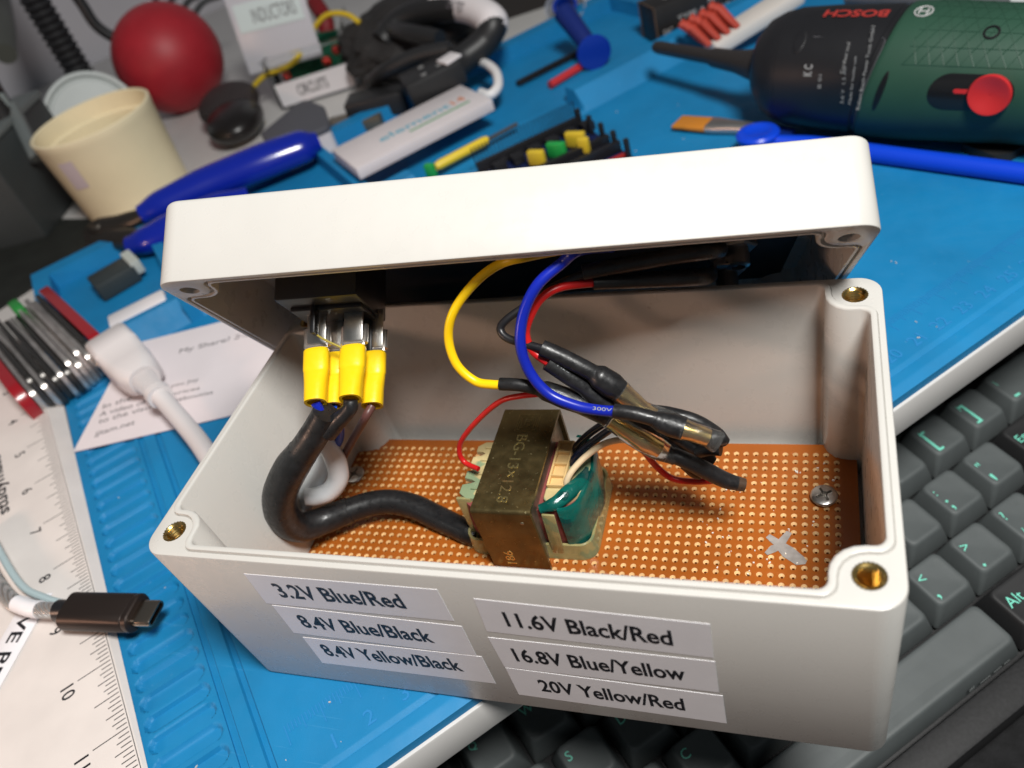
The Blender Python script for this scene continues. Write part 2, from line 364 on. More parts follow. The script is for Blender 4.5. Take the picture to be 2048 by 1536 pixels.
# voltage stickers
nf = V((0, -BH, -.15)).normalized(); pf = V((0, -BD/2, BH))
def fr(x, z):                                   # point on the drafted front face
    return V((x, -BD/2 + .15 * (BH - z) / BH, z)) + nf * .006
upf = (fr(0, 1) - fr(0, 0)).normalized(); MF = lambda x, z: frame(fr(x, z), (1, 0, 0), upf)
LBL = [('3.2V Blue/Red', [(-5.30, 5.18), (-.60, 5.20), (-.65, 3.96), (-5.40, 3.93)], -4.78, -1.61, 4.28),
       ('8.4V Blue/Black', [(-5.28, 3.86), (-.54, 3.76), (-.62, 2.47), (-5.36, 2.58)], -4.87, -1.48, 2.93),
       ('8.4V Yellow/Black', [(-5.20, 2.39), (-.50, 2.44), (-.56, 1.13), (-5.29, 1.07)], -4.91, -1.20, 1.53),
       ('11.6V Black/Red', [(.12, 4.97), (4.67, 4.79), (4.61, 3.51), (0.0, 3.66)], .56, 3.90, 3.96),
       ('16.8V Blue/Yellow', [(-.06, 3.39), (4.62, 3.37), (4.57, 2.05), (-.07, 2.07)], .33, 3.97, 2.42),
       ('20V Yellow/Red', [(-.06, 2.03), (4.63, 1.91), (4.59, .59), (-.11, .69)], .55, 3.77, 1.04)]
for tx, q, xa, xb, zt in LBL:
    mb = MB(); a = [fr(*p) for p in q[::-1]]; mb.loft([[p - nf * .005 for p in a], [p + nf * .003 for p in a]]); st = emit('voltage_label', mb, paper, box, 20)
    slope = math.atan2(q[1][1] - q[0][1] + q[2][1] - q[3][1], 2 * (q[1][0] - q[0][0]))
    text('lettering', tx, MF(xa, zt) @ Matrix.Translation((0, 0, .003)) @ Matrix.Rotation(slope, 4, 'Z'), ink, st, width=xb - xa, height=.60, depth=.003, bold=.022)

RL = Matrix(((0.97497543, -0.20473447, -0.08664126), (0.18762762, 0.54875821, 0.81465348), (-0.11924255, -0.81052342, 0.57343962)))
TL = V((0.16346, 1.37631, 9.08886)); ML = Matrix.Translation(TL) @ RL.to_4x4()
def LP(x, y, z): return TL + RL @ V((x, y, z))
lid = thing('box_lid', 'matching off-white box lid tilted open behind the box with sockets inside', 'lid', ML)
LH = 2.015
M_ = ML @ Matrix.Translation((0, BD/2, 0)) @ Matrix.Rotation(math.pi, 4, 'X') @ Matrix.Translation((0, 0, -LH))
# rim of shell() at z = LH, closed top at z = 0 -> flipped so the rim lies on the lid's own z = 0 plane
M_ = ML @ Matrix.Translation((0, BD/2, LH)) @ Matrix.Rotation(math.pi, 4, 'X')
emit('shell', shell(LH, .27, -.1, .22, .03, .13, M_), abs_white, lid, 40)
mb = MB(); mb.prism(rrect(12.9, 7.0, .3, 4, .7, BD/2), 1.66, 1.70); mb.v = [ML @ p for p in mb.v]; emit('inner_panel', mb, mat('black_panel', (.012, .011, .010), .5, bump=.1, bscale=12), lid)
# mains socket on the lid's inner face
sx0, sx1, sy0, sy1 = -5.79, -3.70, 1.82, 4.21
scx, scy = (sx0 + sx1) / 2, (sy0 + sy1) / 2
so = None
mb = MB(); mb.box((scx, scy, .87), (sx1 - sx0, sy1 - sy0, 1.74), bev=.06); mb.box((scx + .05, scy + .25, -.04), (1.86, 1.7, .16), bev=.04)
mb.box((scx - .25, scy - .55, -.30), (.13, .3, .85), bev=.03); mb.box((scx + .35, scy + .62, -.5), (1.1, .35, 1.0), bev=.05)
mb.box((scx, scy, 1.66), (2.6, 3.0, .1), bev=.03)
mb.v = [ML @ p for p in mb.v]; so = emit('mains_socket', mb, black_pl, lid, 30)
CR = [(-5.10, 2.90, -4.95, 2.55), (-4.12, 2.85, -4.02, 2.42), (-4.86, 3.45, -4.72, 3.10), (-3.82, 3.55, -3.75, 3.25)]
for i, (x, y, x2, y2) in enumerate(CR):
    mb = MB(); mb.box((x, y, -.35), (.50, .08, 1.0), bev=.02); mb.v = [ML @ p for p in mb.v]; emit('blade', mb, steel, so)
for x, y, px, py in ((5.5, 4.0, 0, 0), (5.42, 5.8, 0, 0)):
    mb = MB(); mb.lathe([(.40, 1.73), (.42, 1.70), (.42, 1.62), (.36, 1.6), (.30, 1.58), (.30, .75), (.27, .72), (.17, .70), (.17, 1.3)], (x, y, 0), (0, 0, 1), 20)
    mb.v = [ML @ p for p in mb.v]; jk = emit('output_jack', mb, mat('jack_metal', (.22, .22, .22), .3, .8), lid)
    mb = MB(); mb.lathe([(.52, 1.45), (.52, 1.22), (.47, 1.18), (.33, 1.18)], (x, y, 0), (0, 0, 1), 6); mb.v = [ML @ p for p in mb.v]; emit('nut', mb, mat('blackened_steel', (.42, .42, .42), .28, .9), jk, 20)
    mb = MB(); mb.box((x - .28, y - .1, .75), (.5, .18, .05)); mb.v = [ML @ p for p in mb.v]; emit('solder_tag', mb, steel, jk)

# ------------------------------------------------------------------ perforated board
PIT = .254; hx0, hy0 = -7.3365, 3.189; BT = .80; NC, NR = 57, 27
bx0, bx1, by1, by0 = -7.52, 7.38, 3.56, hy0 - 27.3 * PIT
mb = MB(); n = 12; vs = []; fs = []
ys = [by1] + [hy0 + PIT/2 - k * PIT for k in range(NR + 1)] + [by0]
cut = .38
def addv(p): vs.append(p); return len(vs) - 1
for r in range(NR):
    for c in range(NC):
        cx, cy = hx0 + c * PIT, hy0 - r * PIT
        if cx > bx1 - .05: continue
        def sq(t):                               # point on the cell's square in direction t
            x, y = math.cos(t), math.sin(t); k = (PIT/2) / max(abs(x), abs(y)); return (cx + x*k, cy + y*k, BT)
        ts = [2*math.pi*(k + .5)/n for k in range(n)]
        ts = sorted(ts + [math.pi/4 + k*math.pi/2 for k in range(4)]); q = len(ts); hr = .074
        i0 = len(vs)
        for t in ts: vs.append(sq(t))
        for t in ts: vs.append((cx + hr*math.cos(t), cy + hr*math.sin(t), BT))
        for t in ts: vs.append((cx + .033*math.cos(t) + .004, cy + .030*math.sin(t) - .022, BT - .032))
        for t in ts: vs.append((cx + .032*math.cos(t) + .004, cy + .029*math.sin(t) - .022, BT - .16))
        for k in range(q):
            j = (k+1) % q; fs.append((i0+k, i0+j, i0+q+j, i0+q+k))
        mb_h = [(i0+q+k, i0+q+(k+1) % q, i0+2*q+(k+1) % q, i0+2*q+k) for k in range(q)] 
        fs.append(('h', mb_h)); fs += [(i0+2*q+k, i0+2*q+(k+1) % q, i0+3*q+(k+1) % q, i0+3*q+k) for k in range(q)]
f0 = [f for f in fs if f[0] != 'h']; f1 = [g for f in fs if f[0] == 'h' for g in f[1]]
o0 = len(mb.v); mb.v += [V(p) for p in vs]; mb.f += f0 + f1; mb.mi += [0]*len(f0) + [1]*len(f1)
xL, xR, yT, yB = hx0 - PIT/2, hx0 + (NC - .5) * PIT, hy0 + PIT/2, hy0 - (NR - .5) * PIT
last = max(c for c in range(NC) if hx0 + c*PIT <= bx1 - .05); xR = hx0 + (last + .5) * PIT
for a, b_, c_, d_ in ((bx0, xL, by0, by1), (xL, xR, yT, by1), (xL, xR, by0, yB)):
    mb.add([(a, c_, BT), (b_, c_, BT), (b_, d_, BT), (a, d_, BT)], [(0, 1, 2, 3)])
mb.add([(xR, by0, BT), (bx1, by0, BT), (bx1, by1 - cut, BT), (bx1 - cut + .0, by1, BT), (xR, by1, BT)] if bx1 - cut > xR else [(xR, by0, BT), (bx1, by0, BT), (bx1, by1 - .18, BT), (xR, by1, BT)], [(0, 1, 2, 3, 4)] if bx1 - cut > xR else [(0, 1, 2, 3)])
ed = [(bx0, by0), (bx1, by0), (bx1, by1 - .18), (xR, by1), (bx0, by1)]
mb.loft([[V((*p, BT - .16)) for p in ed], [V((*p, BT - .0005)) for p in ed]], (False, False))
board = single('perforated_board', mb, [phenolic, hole_m], 'orange-brown perforated circuit board covering the box floor', 'circuit board')
mk = mat('scrape_grey', (.30, .27, .25), .6, var=.2, vscale=5)
mb = MB()
for pts_, wd in (([(1535, 1072), (1553, 1085), (1575, 1105), (1600, 1122), (1612, 1126)], (.10, .16, .26, .24, .06)), ([(1578, 1064), (1562, 1086), (1552, 1092)], (.10, .17, .10)), ([(1532, 1108), (1548, 1098), (1560, 1094)], (.08, .16, .10))):
    c_ = [U(*p, BT + .003) for p in pts_]; L_, R_ = [], []
    for i, p in enumerate(c_):
        t = (c_[min(i+1, len(c_)-1)] - c_[max(0, i-1)]).normalized(); nn = V((-t.y, t.x, 0)); L_.append(p + nn * wd[i] * .62 + nn * random.uniform(0, .05)); R_.append(p - nn * wd[i] * .62)
    k = len(c_); mb.add(L_ + R_, [(i, i+1, k+i+1, k+i) for i in range(k-1)])
    for p in mb.v[-2*k:]: p.z += .0015 * len(mb.f)
emit('scrape_mark', mb, mk, board)
for i, (px, py) in enumerate(((1648, 992), (709, 950))):
    o_ = U(px, py, BT + .1); t = MB()
    rot = (.5, -.3)[i]; tilt = Matrix.Rotation(.06, 3, 'X')
    n = 40; cr = []
    for k in range(n):                          # cross-shaped recess outline
        a = 2*math.pi*k/n + rot; m4 = (a - rot) % (math.pi/2); d = min(m4, math.pi/2 - m4); r = .205 if d < .30 else .085
        cr.append((r * math.cos(a), r * math.sin(a)))
    def cc(r, z): return [o_ + tilt @ V((r*math.cos(2*math.pi*k/n + rot), r*math.sin(2*math.pi*k/n + rot), z)) for k in range(n)]
    rg = [cc(.15, -.1), cc(.31, -.02), cc(.325, .03), cc(.30, .06), cc(.24, .085), [o_ + tilt @ V((x, y, .09)) for x, y in cr], [o_ + tilt @ V((x*.6, y*.6, -.08)) for x, y in cr]]
    t.loft(rg); emit('screw', t, steel, board, 25)
rnd = random.Random(3); mb = MB()
for k in range(70):                             # crumbs and shavings
    x, y = rnd.uniform(3.5, 7.0), rnd.uniform(-2.6, 3.0); s = rnd.uniform(.012, .035); mb.box((x, y, BT + s/2 + .001), (s*rnd.uniform(1, 2.4), s, s), rnd.uniform(0, 3))
cr_ = struct('plastic_crumbs', mb, mat('crumb_white', (.75, .7, .62), .5), 'stuff')

# ------------------------------------------------------------------ transformer
tf = thing('transformer', 'small strapped transformer with green winding tape standing on the board', 'transformer', (-.8, .85, BT))
sxa, sxb, sya, syb, szt = -1.60, -.03, -.92, 2.62, 3.20
mb = MB(); th = .09
def sheet(x0, x1, y0, y1, z0, z1, r=.02): mb.box(((x0+x1)/2, (y0+y1)/2, (z0+z1)/2), (x1-x0, y1-y0, z1-z0), bev=r)
prof = rpoly([(sya, BT + .004), (sya, szt), (syb, szt), (syb, BT + .004), (syb - th, BT + .004), (syb - th, szt - th), (sya + th, szt - th), (sya + th, BT + .004)], [0, .10, .10, 0, 0, .04, .04, 0], 4)
rA = [V((sxa + .012, y, z)) for y, z in prof]; 
mb.loft([[V((sxa, y, z)) for y, z in prof], [V((sxb, y, z)) for y, z in prof]])
strap = emit('strap', mb, strap_m, tf, 30)
MT = lambda x, y: frame((x, y, szt), (0, -1, 0), (1, 0, 0))
text('stamping', 'BG-13×12.8', MT(-.98, 1.62), emboss_m, strap, width=2.25, height=.30, depth=.012)
mb = MB()
for k, r in enumerate((.30, .25, .19)):
    for (cx_, cy_, w2, h2) in ((-.80, 2.05 - r, r*2, .018), (-.80, 2.05 + r, r*2, .018), (-.80 - r, 2.05, .018, r*2), (-.80 + r, 2.05, .018, r*2)): mb.box((cx_, cy_, szt + .004), (w2, h2, .012))
for k in range(4): mb.box((-.80 + (.1 if k % 2 else 0), 2.05 - .12 + k * .08, szt + .004), (.2 - .1 * (k % 2), .018, .012))
mb.box((-.88, 2.05, szt + .004), (.018, .25, .012)); mb.box((-.72, 2.05, szt + .004), (.018, .25, .012))
emit('stamped_emblem', mb, mat('stamped_outline', (.30, .24, .11), .3, .9), strap)
text('stamping', '186', frame((-.92, sya, 1.02), (0, 0, 1), (-1, 0, 0)), emboss_m, strap, width=.55, height=.26, depth=.010)
mb = MB(); mb.lathe([(.05, -.01), (.05, .012), (.03, .02)], (-.32, sya, 2.78), (0, -1, 0), 12); emit('punch_dimple', mb, core_m, strap)
mb = MB(); mb.box(((sxa+sxb)/2, (sya+syb)/2, 1.98), (1.30, syb - sya - 2*th - .01, 2.22), bev=.01)
for k in range(12): mb.box(((sxa+sxb)/2 - .62 + k * .113, (sya+syb)/2, 1.98), (.07, syb - sya - 2*th - .005, 2.24))
emit('laminated_core', mb, core_m, tf)
# bobbin: bottom and top flanges, winding, tape, terminal tray
mb = MB(); low = rpoly([(-2.5, -.55), (1.12, -.55), (1.12, 2.25), (-2.5, 2.25)], .42, 6)
zf = 2.66
left_fl = [(-1.62, -.12), (-2.12, -.12), (-2.36, .05), (-2.36, .33), (-2.12, .40), (-2.02, .44), (-2.12, .50), (-2.36, .56), (-2.36, .80), (-2.1, .86), (-2.05, .92), (-2.12, .98), (-2.34, 1.02), (-2.34, 1.30), (-2.1, 1.36), (-2.02, 1.42), (-2.1, 1.48), (-2.3, 1.5), (-2.3, 1.68), (-2.1, 1.84), (-1.62, 1.84)]
mb.prism(rpoly(left_fl[::-1], 0), zf - .14, zf, bev=.02)
for y_ in (.18, .68, 1.16, 1.6): mb.box((-1.85, y_, zf + .02), (.42, .05, .08), bev=.015)
emit('bobbin_flange', mb, bobbin_m, tf, 30); mb = MB()
right_fl = rpoly([(-.02, -.10), (.62, -.10), (1.02, .35), (1.02, 1.45), (.72, 1.84), (-.02, 1.84)], .12, 4)
mb.prism(right_fl, zf - .14, zf, bev=.03)
emit('bobbin_flange', mb, bobbin_m, tf, 30)
mb = MB(); mb.prism(low, BT + .004, BT + .16, bev=.04)
ri = inset(low, .12); mb.loft([[V((*p, BT + .1)) for p in low], [V((*p, BT + .55)) for p in inset(low, .05)], [V((*p, BT + .55)) for p in ri], [V((*p, BT + .1)) for p in ri]], (False, False))
mb.box((.16, -.50, 1.75), (.34, .07, 1.75), Matrix.Rotation(.05, 3, 'Y'), bev=.03); mb.box((-2.2, -.1, 1.75), (.42, .10, 1.8), bev=.04)
emit('bobbin_base', mb, skirt_m, tf, 30)
mb = MB(); wnd = rpoly([(-2.22, -.30), (.80, -.30), (.98, 1.0), (.80, 2.0), (-2.22, 2.0)], .4, 8)
mb.loft([[V((*p, BT + .2)) for p in inset(wnd, -.02)], [V((*p, 1.5)) for p in inset(wnd, -.10)], [V((*p, 2.0)) for p in inset(wnd, -.06)], [V((*p, zf - .145)) for p in wnd]]); emit('winding', mb, redpap, tf, 60)
mb = MB()                                       # glossy tape wrapped over the right half of the coil
for k, (o_, z0, z1) in enumerate(((-.13, BT + .62, 2.0), (-.16, 1.25, zf + .02))):
    pl = inset(wnd, o_); pl = [p for p in pl if p[0] > -.05]; pl.sort(key=lambda p: math.atan2(p[1] - .85, p[0] + .9)); nq = len(pl)
    ii = [(-.05 + (p[0] + .05) * .9, .85 + (p[1] - .85) * .9) for p in pl]
    rr = [[V((*p, z)) for p in q] for q, z in ((ii, z0), (pl, z0), (pl, z1 - .06), ([(a*.97 - .01, .85 + (b_-.85)*.97) for a, b_ in pl], z1), (ii, z1))]
    mb.loft(rr, (False, False), closed=False)
pts_ = [(-.04, -.34, 2.62), (.35, -.22, 2.72), (.62, .10, 2.74), (.88, .55, 2.70), (.95, 1.0, 2.60)]
mb.tube(pts_, [.12, .17, .20, .17, .10], n=10, flat=.6)
emit('winding_tape', mb, tape_m, tf, 50)
mb = MB(); tx0, tx1, ty0, ty1 = .02, .46, .30, 1.82
for bx_ in ((tx0, tx1, ty0, ty0 + .05), (tx0, tx1, ty1 - .05, ty1), (tx0, tx0 + .05, ty0 + .05, ty1 - .05), (tx1 - .05, tx1, ty0 + .05, ty1 - .05), (tx0 + .05, tx1 - .05, .62, .66), (tx0 + .05, tx1 - .05, 1.02, 1.06), (tx0 + .05, tx1 - .05, 1.42, 1.46)): 
    mb.box(((bx_[0]+bx_[1])/2, (bx_[2]+bx_[3])/2, zf + .06), (bx_[1]-bx_[0], bx_[3]-bx_[2], .14), bev=.012)
mb.box(((tx0+tx1)/2, (ty0+ty1)/2, zf + .005), (tx1-tx0-.01, ty1-ty0-.01, .02)); emit('terminal_tray', mb, term_m, tf, 30)

# ------------------------------------------------------------------ wiring inside the box
def run(l): return [V(p) if len(p) == 3 and isinstance(p, Vector) else UY(*p) for p in l]
def wire(name, label, segs, cat='wire', group=None):
    """segs: (part name or None, [(px, py, y)...], radius, material[, n sides])"""
    t = thing(name, label, cat, Matrix.Translation(run(segs[0][1])[0]), group)
    for nm, pts_, r, m_ in [s[:4] for s in segs]:
        mb = MB(); mb.tube(run(pts_), r, n=14, sm=8); emit(nm, mb, m_, t, 45)
    return t
def crimps(px_list): pass
A1 = .9
wire('yellow_wire', 'yellow wire looping from the lid into a black shrink sleeve', [
    ('insulation', [LP(1.6, 3.0, 1.2), (1060, 512, 2.4), (1000, 528, 2.2), (950, 565, 1.9), (908, 622, 1.6), (897, 675, 1.4), (913, 728, 1.15), (950, 762, 1.0), (985, 769, .92), (1010, 769, .9)], .112, yelw),
    ('shrink_sleeve', [(1000, 768, .9), (1040, 770, .9), (1078, 778, .9)], .155, shrink),
    ('connector_boot', [(1072, 776, .9), (1095, 783, .9), (1130, 796, .88), (1170, 812, .85), (1215, 835, .82)], [.16, .24, .26, .24, .22], shrink),
    ('clear_sleeve', [(1210, 832, .8), (1240, 853, .75), (1268, 872, .7), (1310, 895, .65), (1352, 915, .6)], [.23, .24, .26, .28, .20], clear),
    ('crimp_barrel', [(1222, 840, .8), (1255, 862, .72), (1290, 884, .66), (1320, 900, .63)], [.15, .17, .20, .16], brass),
    ('outlet_sleeve', [(1335, 906, .62), (1370, 920, .6), (1410, 940, .62), (1450, 960, .66), (1482, 969, .7)], [.19, .20, .21, .20, .17], shrink),
    ('sleeve_end', [(1474, 967, .69), (1489, 970, .71)], [.18, .16], mat('burnt_brown', (.06, .035, .022), .4))])
wire('blue_wire', 'thick blue wire arching from the lid across the front of the bundle', [
    ('insulation', [LP(2.4, 3.2, 1.2), (1160, 500, 2.2), (1125, 525, 2.0), (1075, 570, 1.6), (1047, 628, 1.3), (1041, 690, 1.0), (1060, 745, .8), (1098, 788, .62), (1150, 811, .52), (1195, 820, .48), (1232, 823, .45)], .128, bluew),
    ('shrink_sleeve', [(1228, 822, .45), (1270, 828, .42), (1322, 842, .4)], .17, shrink),
    ('connector_boot', [(1308, 838, .4), (1325, 845, .4), (1345, 851, .4), (1367, 858, .38)], [.19, .24, .27, .26], shrink),
    ('clear_sleeve', [(1362, 857, .38), (1385, 864, .36), (1412, 873, .35), (1434, 884, .35)], [.26, .22, .22, .26], clear),
    ('crimp_barrel', [(1364, 858, .38), (1390, 866, .36), (1418, 876, .35)], [.19, .17, .15], brass),
    ('outlet_sleeve', [(1420, 878, .45), (1436, 877, .5), (1450, 873, .55)], [.15, .17, .17], shrink)])
wire('black_output_wire', 'thin black wire doubling back from the lid into a thick black boot', [
    ('insulation', [(1250, 529, 2.85), (1180, 545, 2.6), (1110, 572, 2.3), (1060, 606, 2.0), (1015, 638, 1.7), (1001, 658, 1.55), (1014, 676, 1.4), (1050, 688, 1.3), (1092, 699, 1.2)], .098, black_pl),
    ('lid_sleeve', [LP(5.05, 3.9, 1.15), (1425, 500, 3.62), (1300, 520, 3.05), (1165, 545, 2.55)], [.2, .21, .2, .18], shrink),
    ('shrink_sleeve', [(1083, 696, 1.22), (1120, 712, 1.18), (1160, 732, 1.12), (1196, 752, 1.08)], .20, shrink),
    ('connector_boot', [(1184, 746, 1.1), (1200, 755, 1.08), (1222, 770, 1.05), (1240, 783, 1.02)], [.21, .29, .31, .27], shrink),
    ('clear_sleeve', [(1236, 780, 1.02), (1262, 802, 1.0), (1288, 822, .95), (1330, 838, .9), (1370, 850, .9)], [.28, .25, .23, .24, .21], clear),
    ('crimp_barrel', [(1232, 779, 1.02), (1262, 803, 1.0), (1284, 820, .95), (1310, 832, .93)], [.19, .19, .18, .14], brass),
    ('outlet_sleeve', [(1300, 822, 1.1), (1340, 828, 1.1), (1390, 842, 1.05), (1432, 866, 1.0), (1448, 884, 1.0)], [.16, .17, .17, .16, .15], shrink)])
wire('red_output_wire', 'red wire curving down from the lid into a printed black sleeve', [
    ('insulation', [(1240, 563, 2.8), (1185, 566, 2.6), (1120, 575, 2.2), (1082, 598, 1.9), (1060, 635, 1.6), (1052, 668, 1.4), (1066, 702, 1.25), (1102, 730, 1.1)], .098, redw),
    ('lid_sleeve', [LP(5.0, 5.7, 1.15), (1405, 554, 3.55), (1290, 560, 3.0), (1186, 566, 2.6)], [.2, .20, .19, .16], shrink),
    ('shrink_sleeve', [(1095, 724, 1.1), (1130, 748, 1.05), (1165, 772, 1.0), (1195, 795, .98), (1226, 818, .95)], [.20, .20, .20, .25, .25], shrink),
    ('outlet_sleeve', [(1226, 818, .95), (1290, 855, 1.1), (1340, 890, 1.2), (1380, 920, 1.2), (1418, 946, 1.1)], [.22, .20, .19, .19, .17], shrink)])
def sleeve_print(body, pxa, pxb, y, parent_name, r, width=None):
    pass
tape_wht = mat('sleeve_print', (.30, .32, .33), .6)
def print_on(body, a, b, y0, y1, parent, r, h):
    p, q = UY(*a, y0), UY(*b, y1); x = (q - p).normalized(); vw = (CAM - (p + q) / 2).normalized(); vw = (vw - x * vw.dot(x)).normalized()
    M = frame(p + vw * (r + .004), x, vw.cross(x)); text('sleeve_lettering', body, M, tape_wht, parent, width=(q - p).length, height=h, depth=.004)
byname = {o.name: o for o in bpy.data.objects}
print_on('UBE 125°', (1108, 736), (1160, 772), 1.07, 1.0, bpy.data.objects['red_output_wire'], .195, .11)
print_on('(Ø3.5)', (1398, 938), (1442, 959), .62, .66, bpy.data.objects['yellow_wire'], .205, .12)
print_on('TUT', (1098, 785), (1125, 794), .9, .88, bpy.data.objects['yellow_wire'], .30, .10)
print_on('300V', (1188, 820), (1226, 824), .48, .45, bpy.data.objects['blue_wire'], .125, .08)
wire('red_primary_wire', 'thin red wire arching onto the left side of the transformer', [
    ('insulation', [(1092, 787, .92), (1040, 792, .95), (1000, 803, 1.0), (958, 838, 1.05), (925, 878, 1.0), (919, 905, .9), (930, 925, .8), (957, 938, .62)], .072, redw)])
wire('red_tail_wire', 'red wire lying low over the board under the black sleeves', [
    ('insulation', [(1272, 882, 1.15), (1290, 905, 1.2), (1315, 935, 1.25), (1345, 957, 1.25), (1385, 963, 1.2), (1436, 961, 1.1)], .082, redw)])
wire('cream_wire', 'cream white wire bending up from the transformer under the bundle', [
    ('insulation', [UY(1133, 978, .35), (1134, 960, .42), (1148, 937, .62), (1175, 910, .9), (1212, 886, 1.15), (1255, 880, 1.3), (1300, 893, 1.4), (1350, 915, 1.4), (1400, 916, 1.35), (1432, 905, 1.3)], .082, creamw)])
wire('navy_wire', 'dark navy wire rising from the transformer, the upper of two', [
    ('insulation', [U(1152, 908, 2.55), (1154, 892, 1.55), (1178, 868, 1.5), (1212, 845, 1.35), (1240, 832, 1.2)], .098, navyw)])
wire('black_secondary_wire', 'black lacquered wire bent over the transformer terminals beneath the navy one', [
    ('insulation', [U(1146, 932, 2.6), (1150, 915, 1.15), (1180, 888, 1.2), (1225, 856, 1.15), (1262, 835, 1.1)], .098, navyw)])
wire('black_stub_pair', 'short black sleeved tails ending at the right of the bundle', [
    ('shrink_sleeve', [(1320, 862, 1.3), (1365, 880, 1.3), (1405, 908, 1.2), (1424, 924, 1.15)], [.17, .19, .18, .15], shrink),
    ('tail', [(1395, 905, 1.1), (1420, 898, 1.05), (1442, 900, 1.0)], [.15, .16, .15], shrink),
    ('lower_tail', [(1368, 930, 1.2), (1388, 945, 1.2), (1402, 950, 1.2)], [.12, .14, .13], mat('burnt_brown', (.05, .03, .02), .4))])
# crimp terminals under the socket
for i, (x, y, x2, y2) in enumerate(CR):
    a, b_ = LP(x, y, -1.02), LP(x2, y2, -2.48); ax = (b_ - a).normalized(); xr = LP(x + 1, y, -1.2) - LP(x, y, -1.2)
    t = thing('crimp_terminal', ['yellow crimp terminal at front left holding a blue wire', 'yellow crimp terminal nearest the middle with a black sleeved wire', 'half-hidden yellow crimp terminal behind the front two', 'yellow crimp terminal at rear right holding a brown wire'][i], 'terminal', Matrix.Translation(a), 'yellow crimp terminals on the socket')
    mb = MB(); u = xr.normalized(); v = ax.cross(u).normalized(); u = v.cross(ax); rings = []; n = 28
    for s, rw, rd in ((0, .315, .19), (.03, .33, .20), (.58, .33, .20), (.62, .31, .19), (.66, .315, .195), (.95, .285, .25), (1.38, .275, .26), (1.46, .27, .255), (1.46, .20, .19), (1.2, .18, .17)):
        rings.append([a + ax * s + u * rw * math.copysign(abs(math.cos(2*math.pi*k/n)) ** .8, math.cos(2*math.pi*k/n)) + v * rd * math.copysign(abs(math.sin(2*math.pi*k/n)) ** .8, math.sin(2*math.pi*k/n)) for k in range(n)])
    mb.loft(rings, (True, True)); emit('sleeve', mb, yel, t, 40)
    mb = MB(); rot = Matrix((u, v, ax)).transposed(); up = a - ax * .36
    mb.box(up, (.60, .06, .62), rot, bev=.025)
    for s_ in (-1, 1): mb.tube([up + u * .27 * s_ - ax * .3 - v * .06, up + u * .27 * s_ + ax * .22 - v * .06], .085, n=10)
    mb.loft([[a - ax * .12 + u * c_ * .27 + v * d_ * .05 for c_, d_ in ((-1, -1), (1, -1), (1, 1), (-1, 1))], [a + ax * .05 + u * c_ * .16 + v * d_ * .11 for c_, d_ in ((-1, -1), (1, -1), (1, 1), (-1, 1))]])
    mb.lathe([(.07, 0), (.06, .03), (0.01, .045)], up - v * .03, -v, 10); emit('spade', mb, mat('tinned_brass', (.80, .76, .72), .24, .8, bump=.15, bscale=8), t, 35)
CB = [LP(x2, y2, -2.44) for _, _, x2, y2 in CR]
wire('black_mains_cable', 'thick black shrink-sleeved cable bending from the terminals to the transformer', [
    ('branch', [CB[1], (700, 816, -.15), (680, 838, -.25), (655, 862, -.35)], [.17, .19, .22, .28], shrink),
    ('blue_core', [CB[0], (640, 822, -.2), (648, 838, -.25)], .12, bluew),
    ('upper_sleeve', [(652, 824, -.22), (640, 850, -.32), (622, 880, -.48), (600, 912, -.62)], [.33, .36, .38, .40], shrink),
    ('lower_sleeve', [(606, 903, -.58), (580, 940, -.8), (562, 980, -.98), (560, 1015, -1.05), (574, 1043, -1.0), (603, 1055, -.78), (650, 1040, -.28), (700, 1020, .12)], [.40, .45, .46, .46, .45, .42, .40, .38], shrink),
    ('outer_sheath', [(690, 1024, .05), (740, 1008, .42), (785, 1004, .6), (830, 1014, .58), (880, 1038, .35), (930, 1062, .02), (955, 1075, -.12)], [.36, .36, .36, .36, .36, .34, .30], black_rub)])
wire('white_mains_cable', 'glossy white sleeve looping behind the black cable', [
    ('upper_sleeve', [(640, 872, .35), (660, 898, .35), (674, 930, .30), (676, 958, .2), (660, 982, .05), (634, 992, -.05), (612, 994, -.15)], [.24, .27, .29, .29, .28, .27, .25], whitew),
    ('lower_sleeve', [(655, 900, .7), (645, 935, .5), (628, 968, .3), (610, 1005, .1), (600, 1032, -.05)], [.24, .27, .28, .28, .27], whitew)])
wire('brown_wire', 'dark brown wire dropping from the rear terminal to the white sleeve', [
    ('insulation', [CB[3], (730, 836, .2), (712, 868, .4), (694, 900, .6), (682, 925, .7)], .11, brownw)])
wire('blue_return_wire', 'short bright blue wire curling behind the black cable', [
    ('insulation', [CB[2], (668, 830, .25), (680, 852, .35), (680, 876, .45), (668, 900, .6), (655, 912, .7)], .105, mat('bright_blue_wire', (.01, .07, .50), .3))])
wire('yellow_thread', 'thin yellow-green strand across the socket blades', [('strand', [LP(-4.95, 2.55, -.72), LP(-4.75, 2.6, -.85), LP(-4.35, 2.7, -1.05)], .028, mat('olive_strand', (.35, .28, .03), .4))], cat='strand')

